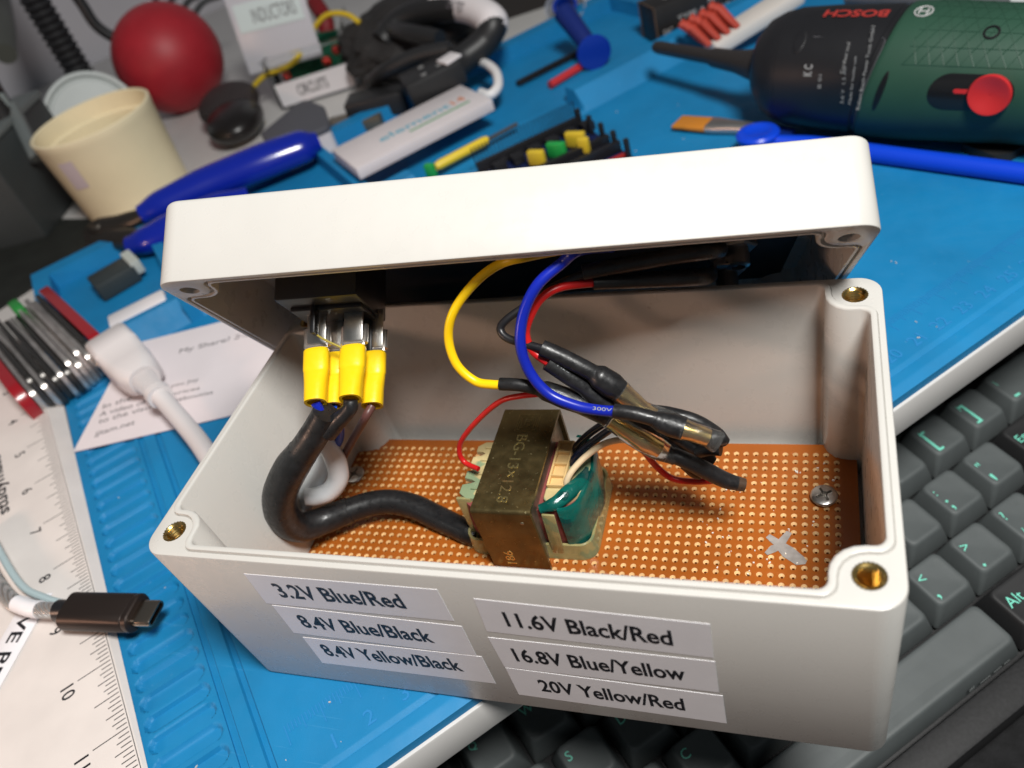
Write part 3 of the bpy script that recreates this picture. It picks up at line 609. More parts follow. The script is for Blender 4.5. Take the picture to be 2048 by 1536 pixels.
# ------------------------------------------------------------------ keyboard on the lower tray
KPH = math.radians(44.40); KM = Matrix.Translation((-5.96, -5.73, -6.13)) @ Matrix.Rotation(KPH, 4, 'Z') @ Matrix.Rotation(math.atan(.15), 4, 'X')
U1 = 1.905
kb = thing('keyboard', 'dark grey mechanical keyboard with mint green legends under the desk edge', 'keyboard', KM)
key_m = mat('keycap_grey', (.085, .096, .097), .55, var=.06, vscale=1.2, bump=.12, bscale=60, specks=(7, .80, (.16, .17, .17), .5))
mod_m = mat('keycap_black', (.017, .017, .018), .55, bump=.12, bscale=60)
leg_m = mat('mint_legend', (.20, .70, .54), .5); side_m = mat('grey_legend', (.13, .14, .14), .6)
case_m = mat('keyboard_case', (.014, .014, .015), .6, bump=.3, bscale=40, var=.3, vscale=8)
mb = MB()
def kbox(x0, x1, y0, y1, z0, z1, bev=.08): 
    t = MB(); t.box(((x0+x1)/2, (y0+y1)/2, (z0+z1)/2), (x1-x0, y1-y0, z1-z0), bev=bev); mb.add([KM @ p for p in t.v], t.f)
kbox(-1.2, 31.2, -7.4, 4.2, -2.9, -1.15); kbox(-1.2, 31.2, -7.75, -6.75, -2.9, -.62, .12); kbox(-1.2, 31.2, 3.2, 4.2, -2.9, -.5)
emit('case', mb, case_m, kb)
CAPS = {}
def keycap(wu, m):
    if (wu, m.name) in CAPS: return CAPS[(wu, m.name)]
    b0, b1 = wu * U1 - .10, U1 - .10; tw, th_ = wu * U1 - .62, U1 - .56
    def ring(w_, h, r, z, cy=0, dish=0):
        out = []
        for x, y in rrect(w_, h, r, 4, 0, cy): out.append(V((x, y, z + dish * (x / max(w_ / 2, .01)) ** 2)))
        return out
    rs = [ring(b0, b1, .10, -.95), ring(b0 - .03, b1 - .03, .12, -.80), ring(tw + .12, th_ + .12, .20, -.10, .05), ring(tw + .05, th_ + .05, .22, -.025, .06), ring(tw - .03, th_ - .03, .22, 0, .06), ring(tw - .22, th_ - .22, .18, -.015, .06), ring(tw * .5, th_ * .5, .12, -.045, .06)]
    t = MB(); t.loft(rs); me = bpy.data.meshes.new('keycap'); me.from_pydata(t.v, [], t.f); me.materials.append(m); me.shade_smooth(); me.set_sharp_from_angle(angle=math.radians(50)); CAPS[(wu, m.name)] = me; return me
def key(u, row, wu, top, sub=None, m=None, tall=.30):
    m = m or key_m; o = bpy.data.objects.new('keycap', keycap(wu, m)); col.objects.link(o); o.parent = kb
    L_ = Matrix.Translation((u * U1, row * U1, (.06, .0, 0, .0, .02)[-row if row <= 0 else 4])); o.matrix_local = L_; WM[o.name] = KM @ L_
    if row == -3 and wu > 2: return o
    tw = wu * U1 - .62
    if top: text('legend', top, WM[o.name] @ Matrix.Translation((-tw/2 + .13, .22 if m is key_m else .02, -.022)), leg_m, o, height=None if len(top) > 1 else tall, width=(.17 * len(top) + .1) if len(top) > 1 else None, depth=.010, bold=.0)
    if sub: text('legend', sub, WM[o.name] @ Matrix.Translation((-tw/2 + .16, -.50, -.022)), leg_m, o, width=.24 if sub in '-=[]' else .10, depth=.010)
    return o
for i, ch in enumerate('QWERTYUIOP'): key(2 + i, 0, 1, ch)
key(12, 0, 1, '{', '[', tall=.26); key(13, 0, 1, '}', ']', tall=.26); key(14.25, 0, 1.5, '|', '-', tall=.26); key(.75 + .0, 0, 1.5, 'Tab', m=mod_m)
for i, ch in enumerate('ASDFGHJKL'): key(2.25 + i, -1, 1, ch)
key(11.25, -1, 1, ':', ';', tall=.2); key(12.25, -1, 1, '"', "'", tall=.14); key(13.875, -1, 2.25, 'Enter', m=mod_m); key(.875, -1, 1.75, 'Caps', m=mod_m)
for i, ch in enumerate('ZXCVBNM'): key(2.75 + i, -2, 1, ch)
key(9.75, -2, 1, '<', ',', tall=.24); key(10.75, -2, 1, '>', '.', tall=.24); key(11.75, -2, 1, '?', '/', tall=.32); key(13.6, -2, 2.7, 'Shift', m=mod_m)
sp = key(6.875, -3, 6.25, None)
for tx_, x_, wd_, h_ in (('#', 3.6, .20, .17), ('_', 4.05, .42, .04), ('_', 4.62, .32, .04), ('-', 5.05, .24, .04)): text('side_legend', tx_, WM[sp.name] @ frame((x_, -.925, -.52), (1, 0, 0), (0, .25, 1)), side_m, sp, width=wd_, height=h_, depth=.012)
key(10.625, -3, 1.25, 'Alt', m=mod_m); key(11.875, -3, 1.25, 'Fn', m=mod_m); key(13.1, -3, 1.25, 'Ctrl', m=mod_m)
for i, ch in enumerate('1234567890-='): key(1.5 + i, 1, 1, ch)
key(14, 1, 2, None, m=mod_m)

# ------------------------------------------------------------------ ruler, cable and things on the left
def P3(px, py, z): return U(px, py, z)
rul = mat('ruler_white', (.70, .65, .62), .32, var=.05, vscale=.6, bump=.06, bscale=30, specks=(2.2, .76, (.42, .38, .35), .5))
q_f, q_n = U(96, 822, .42), U(286, 1536, .10)      # upper edge of its bevel
r_n, r_f = q_n + (q_n - q_f).normalized() * 4, q_f - (q_n - q_f).normalized() * 5
g_n, g_f = AB(-11.90, -1.0, 0), AB(-12.22, 25.0, 0)  # lower edge of its bevel, on the mat
rx = (r_n - r_f).normalized(); ry = V((rx.y, -rx.x, 0)).normalized(); ry = -ry if ry.dot(E1) > 0 else ry   # rx: towards the viewer, ry: into the ruler
WR = 8.6; r0 = r_f
RM = frame(r0, rx, -ry)                         # z up, x along the edge, -y into the ruler
Lr = (r_n - r_f).length
mb = MB()
prof = [(0, 0), (-WR, 0)]
va = [RM @ V((x, y, z)) for x in (0, Lr) for y, z in ((0, 0), (-WR, 0))]
g0, g1 = V((g_f.x, g_f.y, .01)), V((g_n.x, g_n.y, .01)); dn = lambda p: V((p.x, p.y, -.39))
mb.loft([[dn(g0), dn(va[1]), dn(va[3]), dn(g1)], [g0, dn(va[1]) + V((0, 0, .4)), dn(va[3]) + V((0, 0, .4)), g1], [va[0], va[1], va[3], va[2]]])
ruler = thing('ruler', 'wide white plastic ruler with black inch marks along the mat edge', 'ruler', RM)
emit('body', mb, rul, ruler, 20)
def edge_t(px, py):
    best = min((abs(PX(RM @ V((t*.02, 0, 0)))[1] - py), t*.02) for t in range(0, int(Lr / .02))); return best[1]
t11 = edge_t(265, 1449); t8 = t11 - 3 * 2.54
mb = MB()
def tick(x, ln, y0=-.10, s=1): 
    t = MB(); t.box((x, y0 - s * ln / 2, .004), (.028, ln, .004)); mb.add([RM @ p for p in t.v], t.f)
for k in range(-16 * 11, 40):
    x = t11 + k * 2.54 / 16
    if not (.1 < x < Lr - .1): continue
    tick(x, 1.0 if k % 16 == 0 else (.72 if k % 8 == 0 else (.5 if k % 4 == 0 else (.38 if k % 2 == 0 else .30))))
    x2 = x + .55
    tick(x2, 1.0 if k % 16 == 0 else (.72 if k % 8 == 0 else (.5 if k % 4 == 0 else .32)), -WR + .1, -1)
t_ = MB(); t_.box((Lr/2, -.05, .004), (Lr, .02, .004)); mb.add([RM @ p for p in t_.v], t_.f)
emit('inch_marks', mb, ink, ruler)
for n_ in range(1, 13):
    x = t11 + (n_ - 11) * 2.54
    if .3 < x < Lr - .3: text('numeral', str(n_), RM @ Matrix.Translation((x + .18, -1.42, .0)), ink, ruler, height=.40, align='CENTER', depth=.005, bold=.008)
for n_ in range(1, 12):
    x = t11 + .55 - (n_ - 3) * 2.54 + 1.6
    if .3 < x < Lr - .3: text('numeral', str(n_), RM @ Matrix.Translation((x - .5, -WR + 1.5, .0)) @ Matrix.Rotation(math.pi, 4, 'Z'), ink, ruler, height=.40, align='CENTER', depth=.005, bold=.008)
lo = edge_t(0, 0)
def on_ruler(px, py): return RM.inverted() @ UP(px, py, RM @ V((0, 0, .0)), RM.to_3x3() @ V((0, 0, 1)))
a_, b_ = on_ruler(34, 1020), on_ruler(2, 905)
text('maker_name', 'studymate', RM @ Matrix.Translation((a_.x - .2, a_.y - .1, 0)) @ Matrix.Rotation(math.pi, 4, 'Z'), ink, ruler, width=3.9, height=.62, depth=.005, bold=.02)
# label strip lying on the ruler
A_, B_ = on_ruler(62, 1222), on_ruler(0, 1330); dirv = (B_ - A_); dirv.z = 0; dirv.normalize()
LM = RM @ frame((A_.x, A_.y, .03), dirv, (-dirv.y, dirv.x, 0)); ls = thing('label_strip', 'white label strip lettered RVE BEND lying on the ruler under the cable', 'label', LM)
mb = MB(); mb.box((2.4, 0, 0), (6.0, 1.0, .02), bev=.006); mb.v = [LM @ p for p in mb.v]; emit('strip', mb, paper, ls)
text('lettering', 'RVE BEND', LM @ Matrix.Translation((-.30, -.24, .012)), ink, ls, width=3.9, height=.46, depth=.005, bold=.015)
# USB-C plug and braided cable
uz = .75
p0, p1 = U(138, 1222, uz), U(277, 1226, uz); ux = (p1 - p0).normalized(); uy = UPV.cross(ux).normalized(); UM = frame(p0, ux, uy)
us = thing('usb_cable', 'silver braided cable with a black metal USB-C plug pointing at the box', 'cable', UM)
def loc_loft(M, rings): t = MB(); t.loft([[M @ p for p in r] for r in rings]); return t
def sect(x, w_, h, r): return [V((x, a, b)) for a, b in rrect(w_, h, r, 6)]
UL_ = (p1 - p0).length
emit('plug_shell', loc_loft(UM, [sect(x, w_, h, r) for x, w_, h, r in ((0, 1.10, .62, .28), (.05, 1.18, .70, .32), (UL_ - .25, 1.18, .70, .32), (UL_ - .22, 1.15, .67, .32), (UL_ - .19, 1.18, .70, .32), (UL_ - .04, 1.18, .70, .32), (UL_, 1.08, .62, .28))]), mat('anodised_brown', (.035, .026, .023), .42, .6, bump=.1, bscale=50), us)
emit('contact_shell', loc_loft(UM, [sect(x, w_, h, r) for x, w_, h, r in ((UL_ - .05, .84, .27, .13), (UL_ + .60, .84, .27, .13), (UL_ + .64, .80, .23, .11), (UL_ + .64, .70, .14, .06), (UL_ + .3, .70, .14, .06))]), mat('usb_steel', (.40, .33, .27), .25, 1.0), us)
mb = MB(); mb.lathe([(.30, -.42), (.34, -.38), (.34, .02)], p0, ux, 20); emit('strain_relief', mb, black_pl, us)
cp = [p0 - ux * .38, p0 - ux * 1.5 + uy * .05, p0 - ux * 2.6 + uy * .35, p0 - ux * 4.2 + uy * 1.3, p0 - ux * 6.5 + uy * 3.0]
mb = MB(); mb.tube(cp, .25, n=18, sm=10)
braid = mat('silver_braid', (.62, .60, .58), .3, .7); nt = braid.node_tree
wv = nt.nodes.new('ShaderNodeTexWave'); wv.inputs['Scale'].default_value = 3.2; wv.bands_direction = 'DIAGONAL'; tcn = nt.nodes.new('ShaderNodeTexCoord'); nt.links.new(tcn.outputs['Object'], wv.inputs['Vector'])
bp = nt.nodes.new('ShaderNodeBump'); bp.inputs['Strength'].default_value = .9; bp.inputs['Distance'].default_value = .08; nt.links.new(wv.outputs['Fac'], bp.inputs['Height']); nt.links.new(bp.outputs['Normal'], nt.nodes['Principled BSDF'].inputs['Normal'])
emit('braided_cord', mb, braid, us)
mb = MB(); mb.tube([p0 - ux * 1.15 + uy * .02, p0 - ux * 1.6 + uy * .06, p0 - ux * 2.2 + uy * .2], .27, n=18); emit('paper_tag', mb, paper, us)
mb = MB(); mb.tube([p0 - ux * .2 + uy * .3 - UPV * .2, p0 - ux * 1.5 + uy * .55 - UPV * .2, p0 - ux * 3 + uy * 1.1 - UPV * .15, p0 - ux * 6 + uy * 3.2], .12, n=10)
single('pale_blue_lead', mb, mat('pale_blue', (.42, .52, .54), .4), 'thin pale blue lead running beside the silver braided cable', 'cable')
# printed card
card_m = mat('card_stock', (.70, .64, .66), .5, var=.03, vscale=.5); cz = .16
cA, cB = U(147, 905, .06), U(505, 822, .06); cx_ = (cB - cA).normalized(); cC = U(262, 690, .5)
cy_ = (cC - cA); cl = cy_.length; nrm_ = cx_.cross(cy_).normalized(); cyd = nrm_.cross(cx_); cyl = cy_.dot(cyd)
CM = frame(cA, cx_, cyd); cd_ = thing('printed_card', 'white printed card lying on the mat under the white power plug', 'card', CM)
sk = cy_.dot(cx_)
mb = MB(); q = [(0, 0), (11.5, 0), (11.5 + sk, cyl), (sk, cyl)]; mb.prism(q, 0, .035, CM); emit('card', mb, card_m, cd_)
mb = MB()
def on_card(px, py): return CM.inverted() @ UP(px, py, CM @ V((0, 0, .036)), CM.to_3x3() @ V((0, 0, 1)))
for body, pa, pb, hh in (('jjtam.net', (188, 876), (268, 852), .34), ('to the viso', (196, 848), (300, 818), .27), ('A video of', (198, 834), (290, 808), .27), ('In the', (205, 818), (262, 800), .27), ('pleaboutist', (330, 810), (425, 790), .27), ('prices', (345, 793), (398, 781), .24), ('you Joy', (340, 778), (396, 764), .27), ('My Share! 2-2', (357, 710), (500, 674), .36)):
    a, b_ = on_card(*pa), on_card(*pb); d = (b_ - a); d.z = 0; wv_ = d.length
    text('lettering', body, CM @ frame((a.x, a.y, .036), d, (-d.y, d.x, 0)), mat('grey_ink', (.10, .09, .10), .6), cd_, width=wv_, height=hh, depth=.004)
# white mains plug
pz = 1.2
pa, pb, pc = U(238, 705, pz), U(318, 790, pz * .95), U(430, 918, 1.0)
px_ = (pb - pa).normalized(); py_ = UPV.cross(px_).normalized(); PM = frame(pa, px_, py_); plg = (pb - pa).length
wp = mat('plug_white', (.66, .62, .62), .42, bump=.05, bscale=20)
pg = thing('mains_plug', 'white moulded mains plug with ribbed strain relief resting on the card', 'plug', PM)
w0 = 1.85
emit('body', loc_loft(PM, [sect(x, w_, h, r) for x, w_, h, r in ((-.85, w0 - .2, 1.35, .25), (-.75, w0, 1.55, .3), (.6, w0, 1.55, .3), (.64, w0 - .07, 1.48, .3), (1.9, w0 - .08, 1.45, .4), (2.7, w0 - .25, 1.35, .5), (3.05, w0 - .7, 1.15, .5))]), wp, pg, 50)
rings = []
for k in range(9): rings += [sect(2.5 + k * .21, 1.15 - k * .05, .95 - k * .035, .42 - k * .015), sect(2.62 + k * .21, 1.15 - k * .05, .95 - k * .035, .42 - k * .015), sect(2.63 + k * .21,   .86 - k * .045, .72 - k * .03, .32 - k * .01), sect(2.70 + k * .21, .86 - k * .045, .72 - k * .03, .32 - k * .01)]
rings += [sect(4.42, 1.0, .95, .42), sect(4.75, .95, .9, .4)]
emit('strain_relief', loc_loft(PM, rings), wp, pg, 30)
mb = MB(); mb.tube([PM @ V((4.6, 0, 0)), PM @ V((5.6, 0, -.2)), U(395, 880, .8), U(440, 945, .7), U(500, 1010, .6), V((-7.4, 1.2, .4))], .36, n=16); emit('cord', mb, wp, pg)
# USB stick
sa, sb = U(236, 652, .6), U(328, 606, .6); sx_ = (sb - sa).normalized(); SM = frame(sa, sx_, UPV.cross(sx_)); sl = (sb - sa).length
st = thing('usb_stick', 'small white USB stick with a bare metal plug beside the tray', 'usb stick', SM)
mb = MB(); mb.box((sl/2, 0, 0), (sl + .5, 1.15, .85), bev=.12); mb.v = [SM @ p for p in mb.v]; emit('body', mb, mat('stick_white', (.76, .72, .73), .3), st)
mb = MB(); mb.box((sl + .75, 0, 0), (1.3, .85, .32), bev=.04); mb.v = [SM @ p for p in mb.v]; emit('metal_plug', mb, steel, st)
# socketed chip in the corner tray
ia, ib = U(215, 565, .6), U(258, 540, .6); ix = (ib - ia).normalized(); IM = frame((ia + ib) / 2, ix, UPV.cross(ix)); ic = thing('chip_carrier', 'dark chip carrier with a row of pale pins in the corner tray', 'chip', IM)
mb = MB(); mb.box((-.2, 0, 0), (2.1, 1.7, .9), bev=.1); mb.v = [IM @ p for p in mb.v]; emit('body', mb, mat('chip_grey', (.03, .038, .04), .5), ic)
for k in range(5):
    mb = MB(); mb.box((.95, -.72 + k * .36, .25), (.5, .2, .75), bev=.04); mb.v = [IM @ p for p in mb.v]; emit('pin', mb, mat('pin_ivory', (.42, .45, .42), .4), ic)

# ------------------------------------------------------------------ multi-tool
ma, mc = U(72, 806, .85), U(208, 716, .85); ms_ = (mc - ma); mw = ms_.length; msd = ms_.normalized(); 
mld = (U(66, 552, 1.2) - U(208, 716, 1.2)); mld = mld - msd * mld.dot(msd); ml_ = min(8.2, mld.length + .6); mld.normalize(); mzd = msd.cross(mld); mzd = mzd if mzd.z > 0 else -mzd
MTM = frame(ma, mld, mzd); MTM = Matrix.Translation(ma) @ Matrix((mld, mzd, msd)).transposed().to_4x4()   # x along the blades, y up, z across the stack
mt = thing('multi_tool', 'thick folding multi-tool with red scales and many steel blades on the ruler', 'pocket knife', MTM)
red_sc = mat('red_scale', (.28, .008, .014), .28, coat=.3); blade_m = mat('blade_steel', (.62, .58, .55), .32, .85, var=.25, vscale=.8, bump=.05, bscale=10)
def mplate(x0, x1, y0, y1, z0, z1, r): 
    t = MB(); t.prism(rpoly([(x0, y0), (x1, y0), (x1, y1), (x0, y1)], r, 6), z0, z1, MTM, bev=min(.05, (z1 - z0) * .3)); return t
emit('scale', mplate(-.3, ml_, -1.1, 1.0, -.48, 0, .9), red_sc, mt); emit('scale', mplate(-.3, ml_, -1.1, 1.0, mw, mw + .48, .9), red_sc, mt)
rnd = random.Random(5); nl = 12; dk = mat('blade_dark', (.10, .095, .09), .35, .9)
for k in range(nl):
    z0 = .04 + k * (mw - .08) / nl; z1 = z0 + (mw / nl) * (.80 if k % 2 else .90); top = rnd.uniform(.55, 1.15) if k % 2 else .6
    emit('blade' if k % 2 else 'spacer', mplate(rnd.uniform(-.25, .05), ml_ - rnd.uniform(0, .7), -.9, top, z0, z1, .45), dk if rnd.random() < .4 else blade_m, mt)
mb = MB(); mb.sphere(MTM @ V((-.35, .1, mw - .2)), .28, 14, 10, (1, 1, .7)); emit('key_ring', mb, blade_m, mt)
mb = MB(); mb.box((ml_ - .7, .8, mw * .62), (1.2, .5, .5), bev=.1); mb.v = [MTM @ p for p in mb.v]; emit('magnifier_frame', mb, mat('green_lens', (.02, .22, .04), .3), mt)

# ------------------------------------------------------------------ tub, its lid, ball
tubm = mat('tub_cream', (.82, .71, .48), .42, var=.04, vscale=.4, sss=0, bump=.03, bscale=3)
tb = U(280, 392, -.38); tb.z = -.38
tub = thing('tub', 'open cream plastic tub standing behind the blue pliers', 'tub', Matrix.Translation(tb))
rb, rt_, th_ = 3.2, 3.55, 5.3
mb = MB(); mb.lathe([(rb - .15, 0), (rb, .12), (rb + (rt_ - rb) * .93, th_ - .5), (rt_, th_ - .45), (rt_ + .02, th_ - .05), (rt_ - .08, th_), (rt_ - .2, th_ - .06), (rt_ - .26, th_ - 1.0), (rt_ - .42, th_ - 1.1), (rb - .15, .35), (0.01, .3)], tb, UPV, 56, (True, False)); emit('wall', mb, tubm, tub, 40)
ang0 = math.atan2(CAM.y - tb.y, CAM.x - tb.x) - .75; mb = MB(); g = []
for zz in (2.6, 4.3):
    rr_ = rb + (rt_ - rb) * .93 * (zz / (th_ - .5)) + .02; g.append([tb + V((rr_ * math.cos(ang0 + d), rr_ * math.sin(ang0 + d), zz + d * .3)) for d in (-.2, -.1, 0, .1)])
mb.add(g[0] + g[1], [(i, i+1, 5+i, 4+i) for i in range(3)]); emit('sticker', mb, mat('sticker_lilac', (.55, .46, .48), .5), tub)
lc = U(188, 236, 4.2); dl = (lc - CAM).normalized(); lc = lc + dl * 6.5
fd = (V((CAM.x, CAM.y, 34)) - lc).normalized(); mb = MB()
mb.lathe([(3.0, -.4), (3.05, 0), (2.97, .07), (2.78, .07), (2.66, -.18), (2.55, -.2), (2.46, -.06), (.01, -.04)], lc, fd, 48, (True, False))
single('screw_top', mb, mat('lid_grey', (.46, .49, .48), .45, var=.05, vscale=.5), 'round pale grey tub lid leaning up behind the cream tub', 'lid')
bz = 3.15; bc = U(337, 117, bz); br = 105 * PX(bc)[2] / FPX
mb = MB(); mb.sphere(bc, br, 48, 32); mb_ball = mb
single('ball', mb, mat('red_foam', (.36, .016, .026), .5, var=.08, vscale=.8, bump=.25, bscale=12), 'dark red foam ball sitting behind the cream tub', 'ball')
# pliers
pm = mat('blue_grip', (.004, .016, .30), .22, coat=.4, bump=.05, bscale=4); jaw = mat('dark_steel', (.09, .08, .07), .4, .9)
pt = thing('pliers', 'pliers with glossy dark blue handles lying open across the tray corner', 'pliers', Matrix.Translation(U(240, 470, .8)))
mb = MB(); mb.tube([U(282, 430, 1.5), U(330, 405, 1.6), U(420, 365, 1.6), U(520, 325, 1.6), U(600, 295, 1.5), U(636, 282, 1.4)], [.55, .8, .95, 1.0, .95, .55], n=20, flat=.8); emit('handle', mb, pm, pt)
mb = MB(); mb.tube([U(258, 492, .9), U(300, 478, 1.0), U(350, 455, 1.1), U(430, 420, 1.2), U(500, 395, 1.1)], [.5, .75, .85, .85, .6], n=20, flat=.8); emit('handle', mb, pm, pt)
mb = MB(); mb.tube([U(290, 428, 1.4), U(250, 448, 1.1), U(205, 462, .9), U(178, 470, .7)], [.4, .6, .75, .5], n=14, flat=.7); emit('jaw', mb, jaw, pt)
mb = MB(); mb.tube([U(300, 478, .9), U(255, 478, .9), U(210, 482, .7), U(175, 492, .5)], [.4, .6, .6, .3], n=14, flat=.7); emit('jaw', mb, jaw, pt)
mb = MB(); mb.lathe([(.55, -.3), (.6, .5), (.5, .62), (.01, .62)], U(206, 464, .8), UPV, 18, (True, False)); emit('pivot', mb, jaw, pt)

# ------------------------------------------------------------------ things along the back of the mat
def obox(name, pa, pb, depth, z0, z1, m, label, cat, bev=.08, group=None):
    """upright box: pa, pb = ends of the edge nearest the viewer (room points), depth away from the viewer; returns thing, frame"""
    x = (V(pb) - V(pa)); x.z = 0; L_ = x.length; x.normalize(); y = UPV.cross(x); M = frame((pa[0], pa[1], 0), x, y)
    t = thing(name, label, cat, M @ Matrix.Translation((0, 0, z0)), group); return t, M, L_
def lbox(M, c, size, bev=.05, rot=None):
    t = MB(); t.box(c, size, rot, bev=bev); t.v = [M @ p for p in t.v]; return t
wht_pl = mat('white_case', (.66, .60, .60), .4, var=.02)
# slim white box lettered in blue
t, M, L_ = obox('slim_box', U(716, 346, .95), U(984, 205, .95), 3.6, .96, 1.9, wht_pl, 'slim white box lettered element14 lying across the back tray', 'box')
ca, cb_, cc_ = U(712, 338, 1.85), U(984, 198, 1.85), U(668, 296, 1.85)
x = (cb_ - ca); L_ = x.length; x.normalize(); y = UPV.cross(x); dp = (cc_ - ca).dot(y); M = frame((ca.x, ca.y, 0), x, y)
emit('body', lbox(M, (L_/2, dp/2, 1.54), (L_, dp, .6), .05), mat('gift_white', (.62, .57, .58), .45, var=.02), t)
text('lettering', 'element', M @ Matrix.Translation((2.1, dp * .42, 1.842)), mat('teal_print', (.08, .36, .48), .5), t, width=4.2, height=.62, depth=.006, bold=.01)
text('lettering', '14', M @ Matrix.Translation((6.45, dp * .42, 1.842)), mat('orange_print', (.62, .22, .10), .5), t, width=.75, height=.62, depth=.006, bold=.01)
emit('underline', lbox(M, (5.35, dp * .30, 1.845), (3.6, .16, .01), 0), mat('green_print', (.07, .30, .12), .5), t)
mb = MB(); mb.tube([U(962, 186, 1.4), U(980, 190, 1.4), U(996, 172, 1.5), U(992, 145, 1.7), U(972, 128, 1.8), U(945, 122, 1.6)], .26, n=12); single('white_lead', mb, mat('lead_white', (.72, .70, .70), .4), 'short curved white cable at the end of the slim white box', 'cable')
# grey and white case
t, M, L_ = obox('small_case', U(548, 292, -.4), U(668, 262, -.4), 3, -.39, 1.8, wht_pl, 'small white case with a rounded dark grey lid beside the plier handle', 'case')
poly = [U(*p, 1.6) for p in ((520, 268), (548, 300), (660, 250), (648, 212), (606, 196))]; cx0 = sum((V(p) for p in poly), V()) / 5
lp = rpoly([(p.x, p.y) for p in poly], .5, 4); mb = MB(); mb.prism(lp, 1.3, 1.62, None, bev=.08); emit('top', mb, mat('slate_grey', (.075, .075, .088), .6), t)
mb = MB(); mb.prism(inset(lp, .08), -.39, 1.3); emit('body', mb, wht_pl, t)
# clear parts box with labels
clr = mat('clear_box', (.93, .94, .93), .08, trans=1.0, ior=1.12, spec=.6)
pa, pb = U(566, 222, -.4), U(714, 176, -.4); x = pb - pa; L_ = x.length; x.normalize(); y = UPV.cross(x); M = frame((pa.x, pa.y, -.38), x, y); dp, hh = 7.5, 3.2
t = thing('parts_box', 'clear plastic parts box labelled CIRCUITS holding green boards and yellow wire', 'storage box', M)
mb = MB()
for c_, s_ in (((L_/2, .06, hh/2), (L_, .12, hh)), ((L_/2, dp-.06, hh/2), (L_, .12, hh)), ((.06, dp/2, hh/2), (.12, dp-.24, hh)), ((L_-.06, dp/2, hh/2), (.12, dp-.24, hh)), ((L_/2, dp/2, .06), (L_-.24, dp-.24, .12)), ((L_/2, .06, hh + .06), (L_ + .2, .3, .16))): mb.add(lbox(M, c_, s_, .03).v, lbox(M, c_, s_, .03).f)
emit('shell', mb, clr, t)
FM = M @ frame((0, -.012, 0), (1, 0, 0), (0, 0, 1)); q = lbox(FM, (L_/2 + .1, .95, 0), (L_ - .15, 1.5, .015), 0); lb = emit('front_label', q, mat('label_white', (.62, .60, .62), .5), t)
text('lettering', 'CIRCUITS', FM @ Matrix.Translation((1.5, .60, .008)), ink, lb, width=2.1, height=.72, depth=.006, bold=.01)
wq = lambda px, py, d: CAM + ray(px, py).normalized() * d
f0_, f1_ = wq(486, 92, 61), wq(622, 58, 60); FX = (f1_ - f0_); fl_ = FX.length; FX.normalize(); BMx = frame(f0_, FX, V((0, 0, 1)) + UPV.cross(FX) * .25)
emit('back_flap', lbox(BMx, (fl_/2, 1.2, -.1), (fl_ + .4, 6.0, .1), .03), mat('flap_clear', (.50, .49, .53), .3), t)
q = emit('back_label', lbox(BMx, (fl_/2, 1.55, 0), (fl_ - .3, 1.7, .02), 0), mat('label_pale', (.55, .62, .62), .5), t); text('lettering', 'INDUCTORS', BMx @ Matrix.Translation((1.2, 1.1, .012)), mat('grey_ink', (.10, .09, .10), .6), q, width=2.9, height=.85, depth=.006)
pcb = mat('pcb_green', (.01, .10, .055), .4, var=.3, vscale=2)
for c_, s_, r_ in (((1.9, 2.6, 1.4), (3.0, .15, 2.2), .5), ((3.4, 4.4, 1.6), (3.2, .15, 2.4), -.4), ((2.6, 5.6, 1.2), (3.5, .15, 2.0), .15)): 
    emit('circuit_board', lbox(M, c_, s_, .02, r_), pcb, t)
for c_, r_ in (((1.0, 1.0, 1.7), .3), ((3.9, .8, 1.9), .34), ((4.6, 1.4, 2.2), .3)):
    mb = MB(); mb.sphere(M @ V(c_), r_, 12, 8); emit('red_component', mb, mat('red_led', (.32, .02, .015), .3), t)
for c_ in ((.8, 2.2, 3.0), (.9, .9, .7)):
    mb = MB(); mb.sphere(M @ V(c_), .34, 14, 10); emit('copper_bead', mb, mat('copper', (.75, .42, .32), .15, 1.0), t)
for pts_ in ([(-1.3, 1.0, 1.8), (-.4, .9, 2.2), (.6, .7, 2.3), (1.6, .9, 2.4), (2.4, 1.6, 2.6)], [(3.0, 2.2, 3.0), (3.9, 2.0, 3.9), (5.0, 1.7, 4.4), (6.2, 1.2, 4.2), (6.9, .7, 3.6)], [(.3, 3.0, 2.9), (1.0, 2.4, 2.6), (1.9, 1.8, 2.2)]):
    mb = MB(); mb.tube([M @ V(p) for p in pts_], .17, n=10); emit('jumper', mb, mat('yellow_lead', (.60, .42, .02), .4), t)
# black mouse-like gadget
mc_ = U(472, 245, .6); mb = MB(); mb.sphere(mc_ + V((0, 0, .1)), 2.0, 24, 16, (1.35, .95, .55), Matrix.Rotation(2.1, 3, 'Z'))
t = thing('pointer', 'small black glossy pointing device beside the red ball', 'computer mouse', Matrix.Translation(mc_)); emit('shell', mb, mat('mouse_gloss', (.010, .008, .008), .32), t)
mb = MB(); mb.sphere(U(458, 208, 1.0), 2.1, 20, 14, (1.25, 1.0, .55), Matrix.Rotation(2.1, 3, 'Z')); emit('palm_rest', mb, mat('mouse_brown', (.030, .022, .022), .6), t)
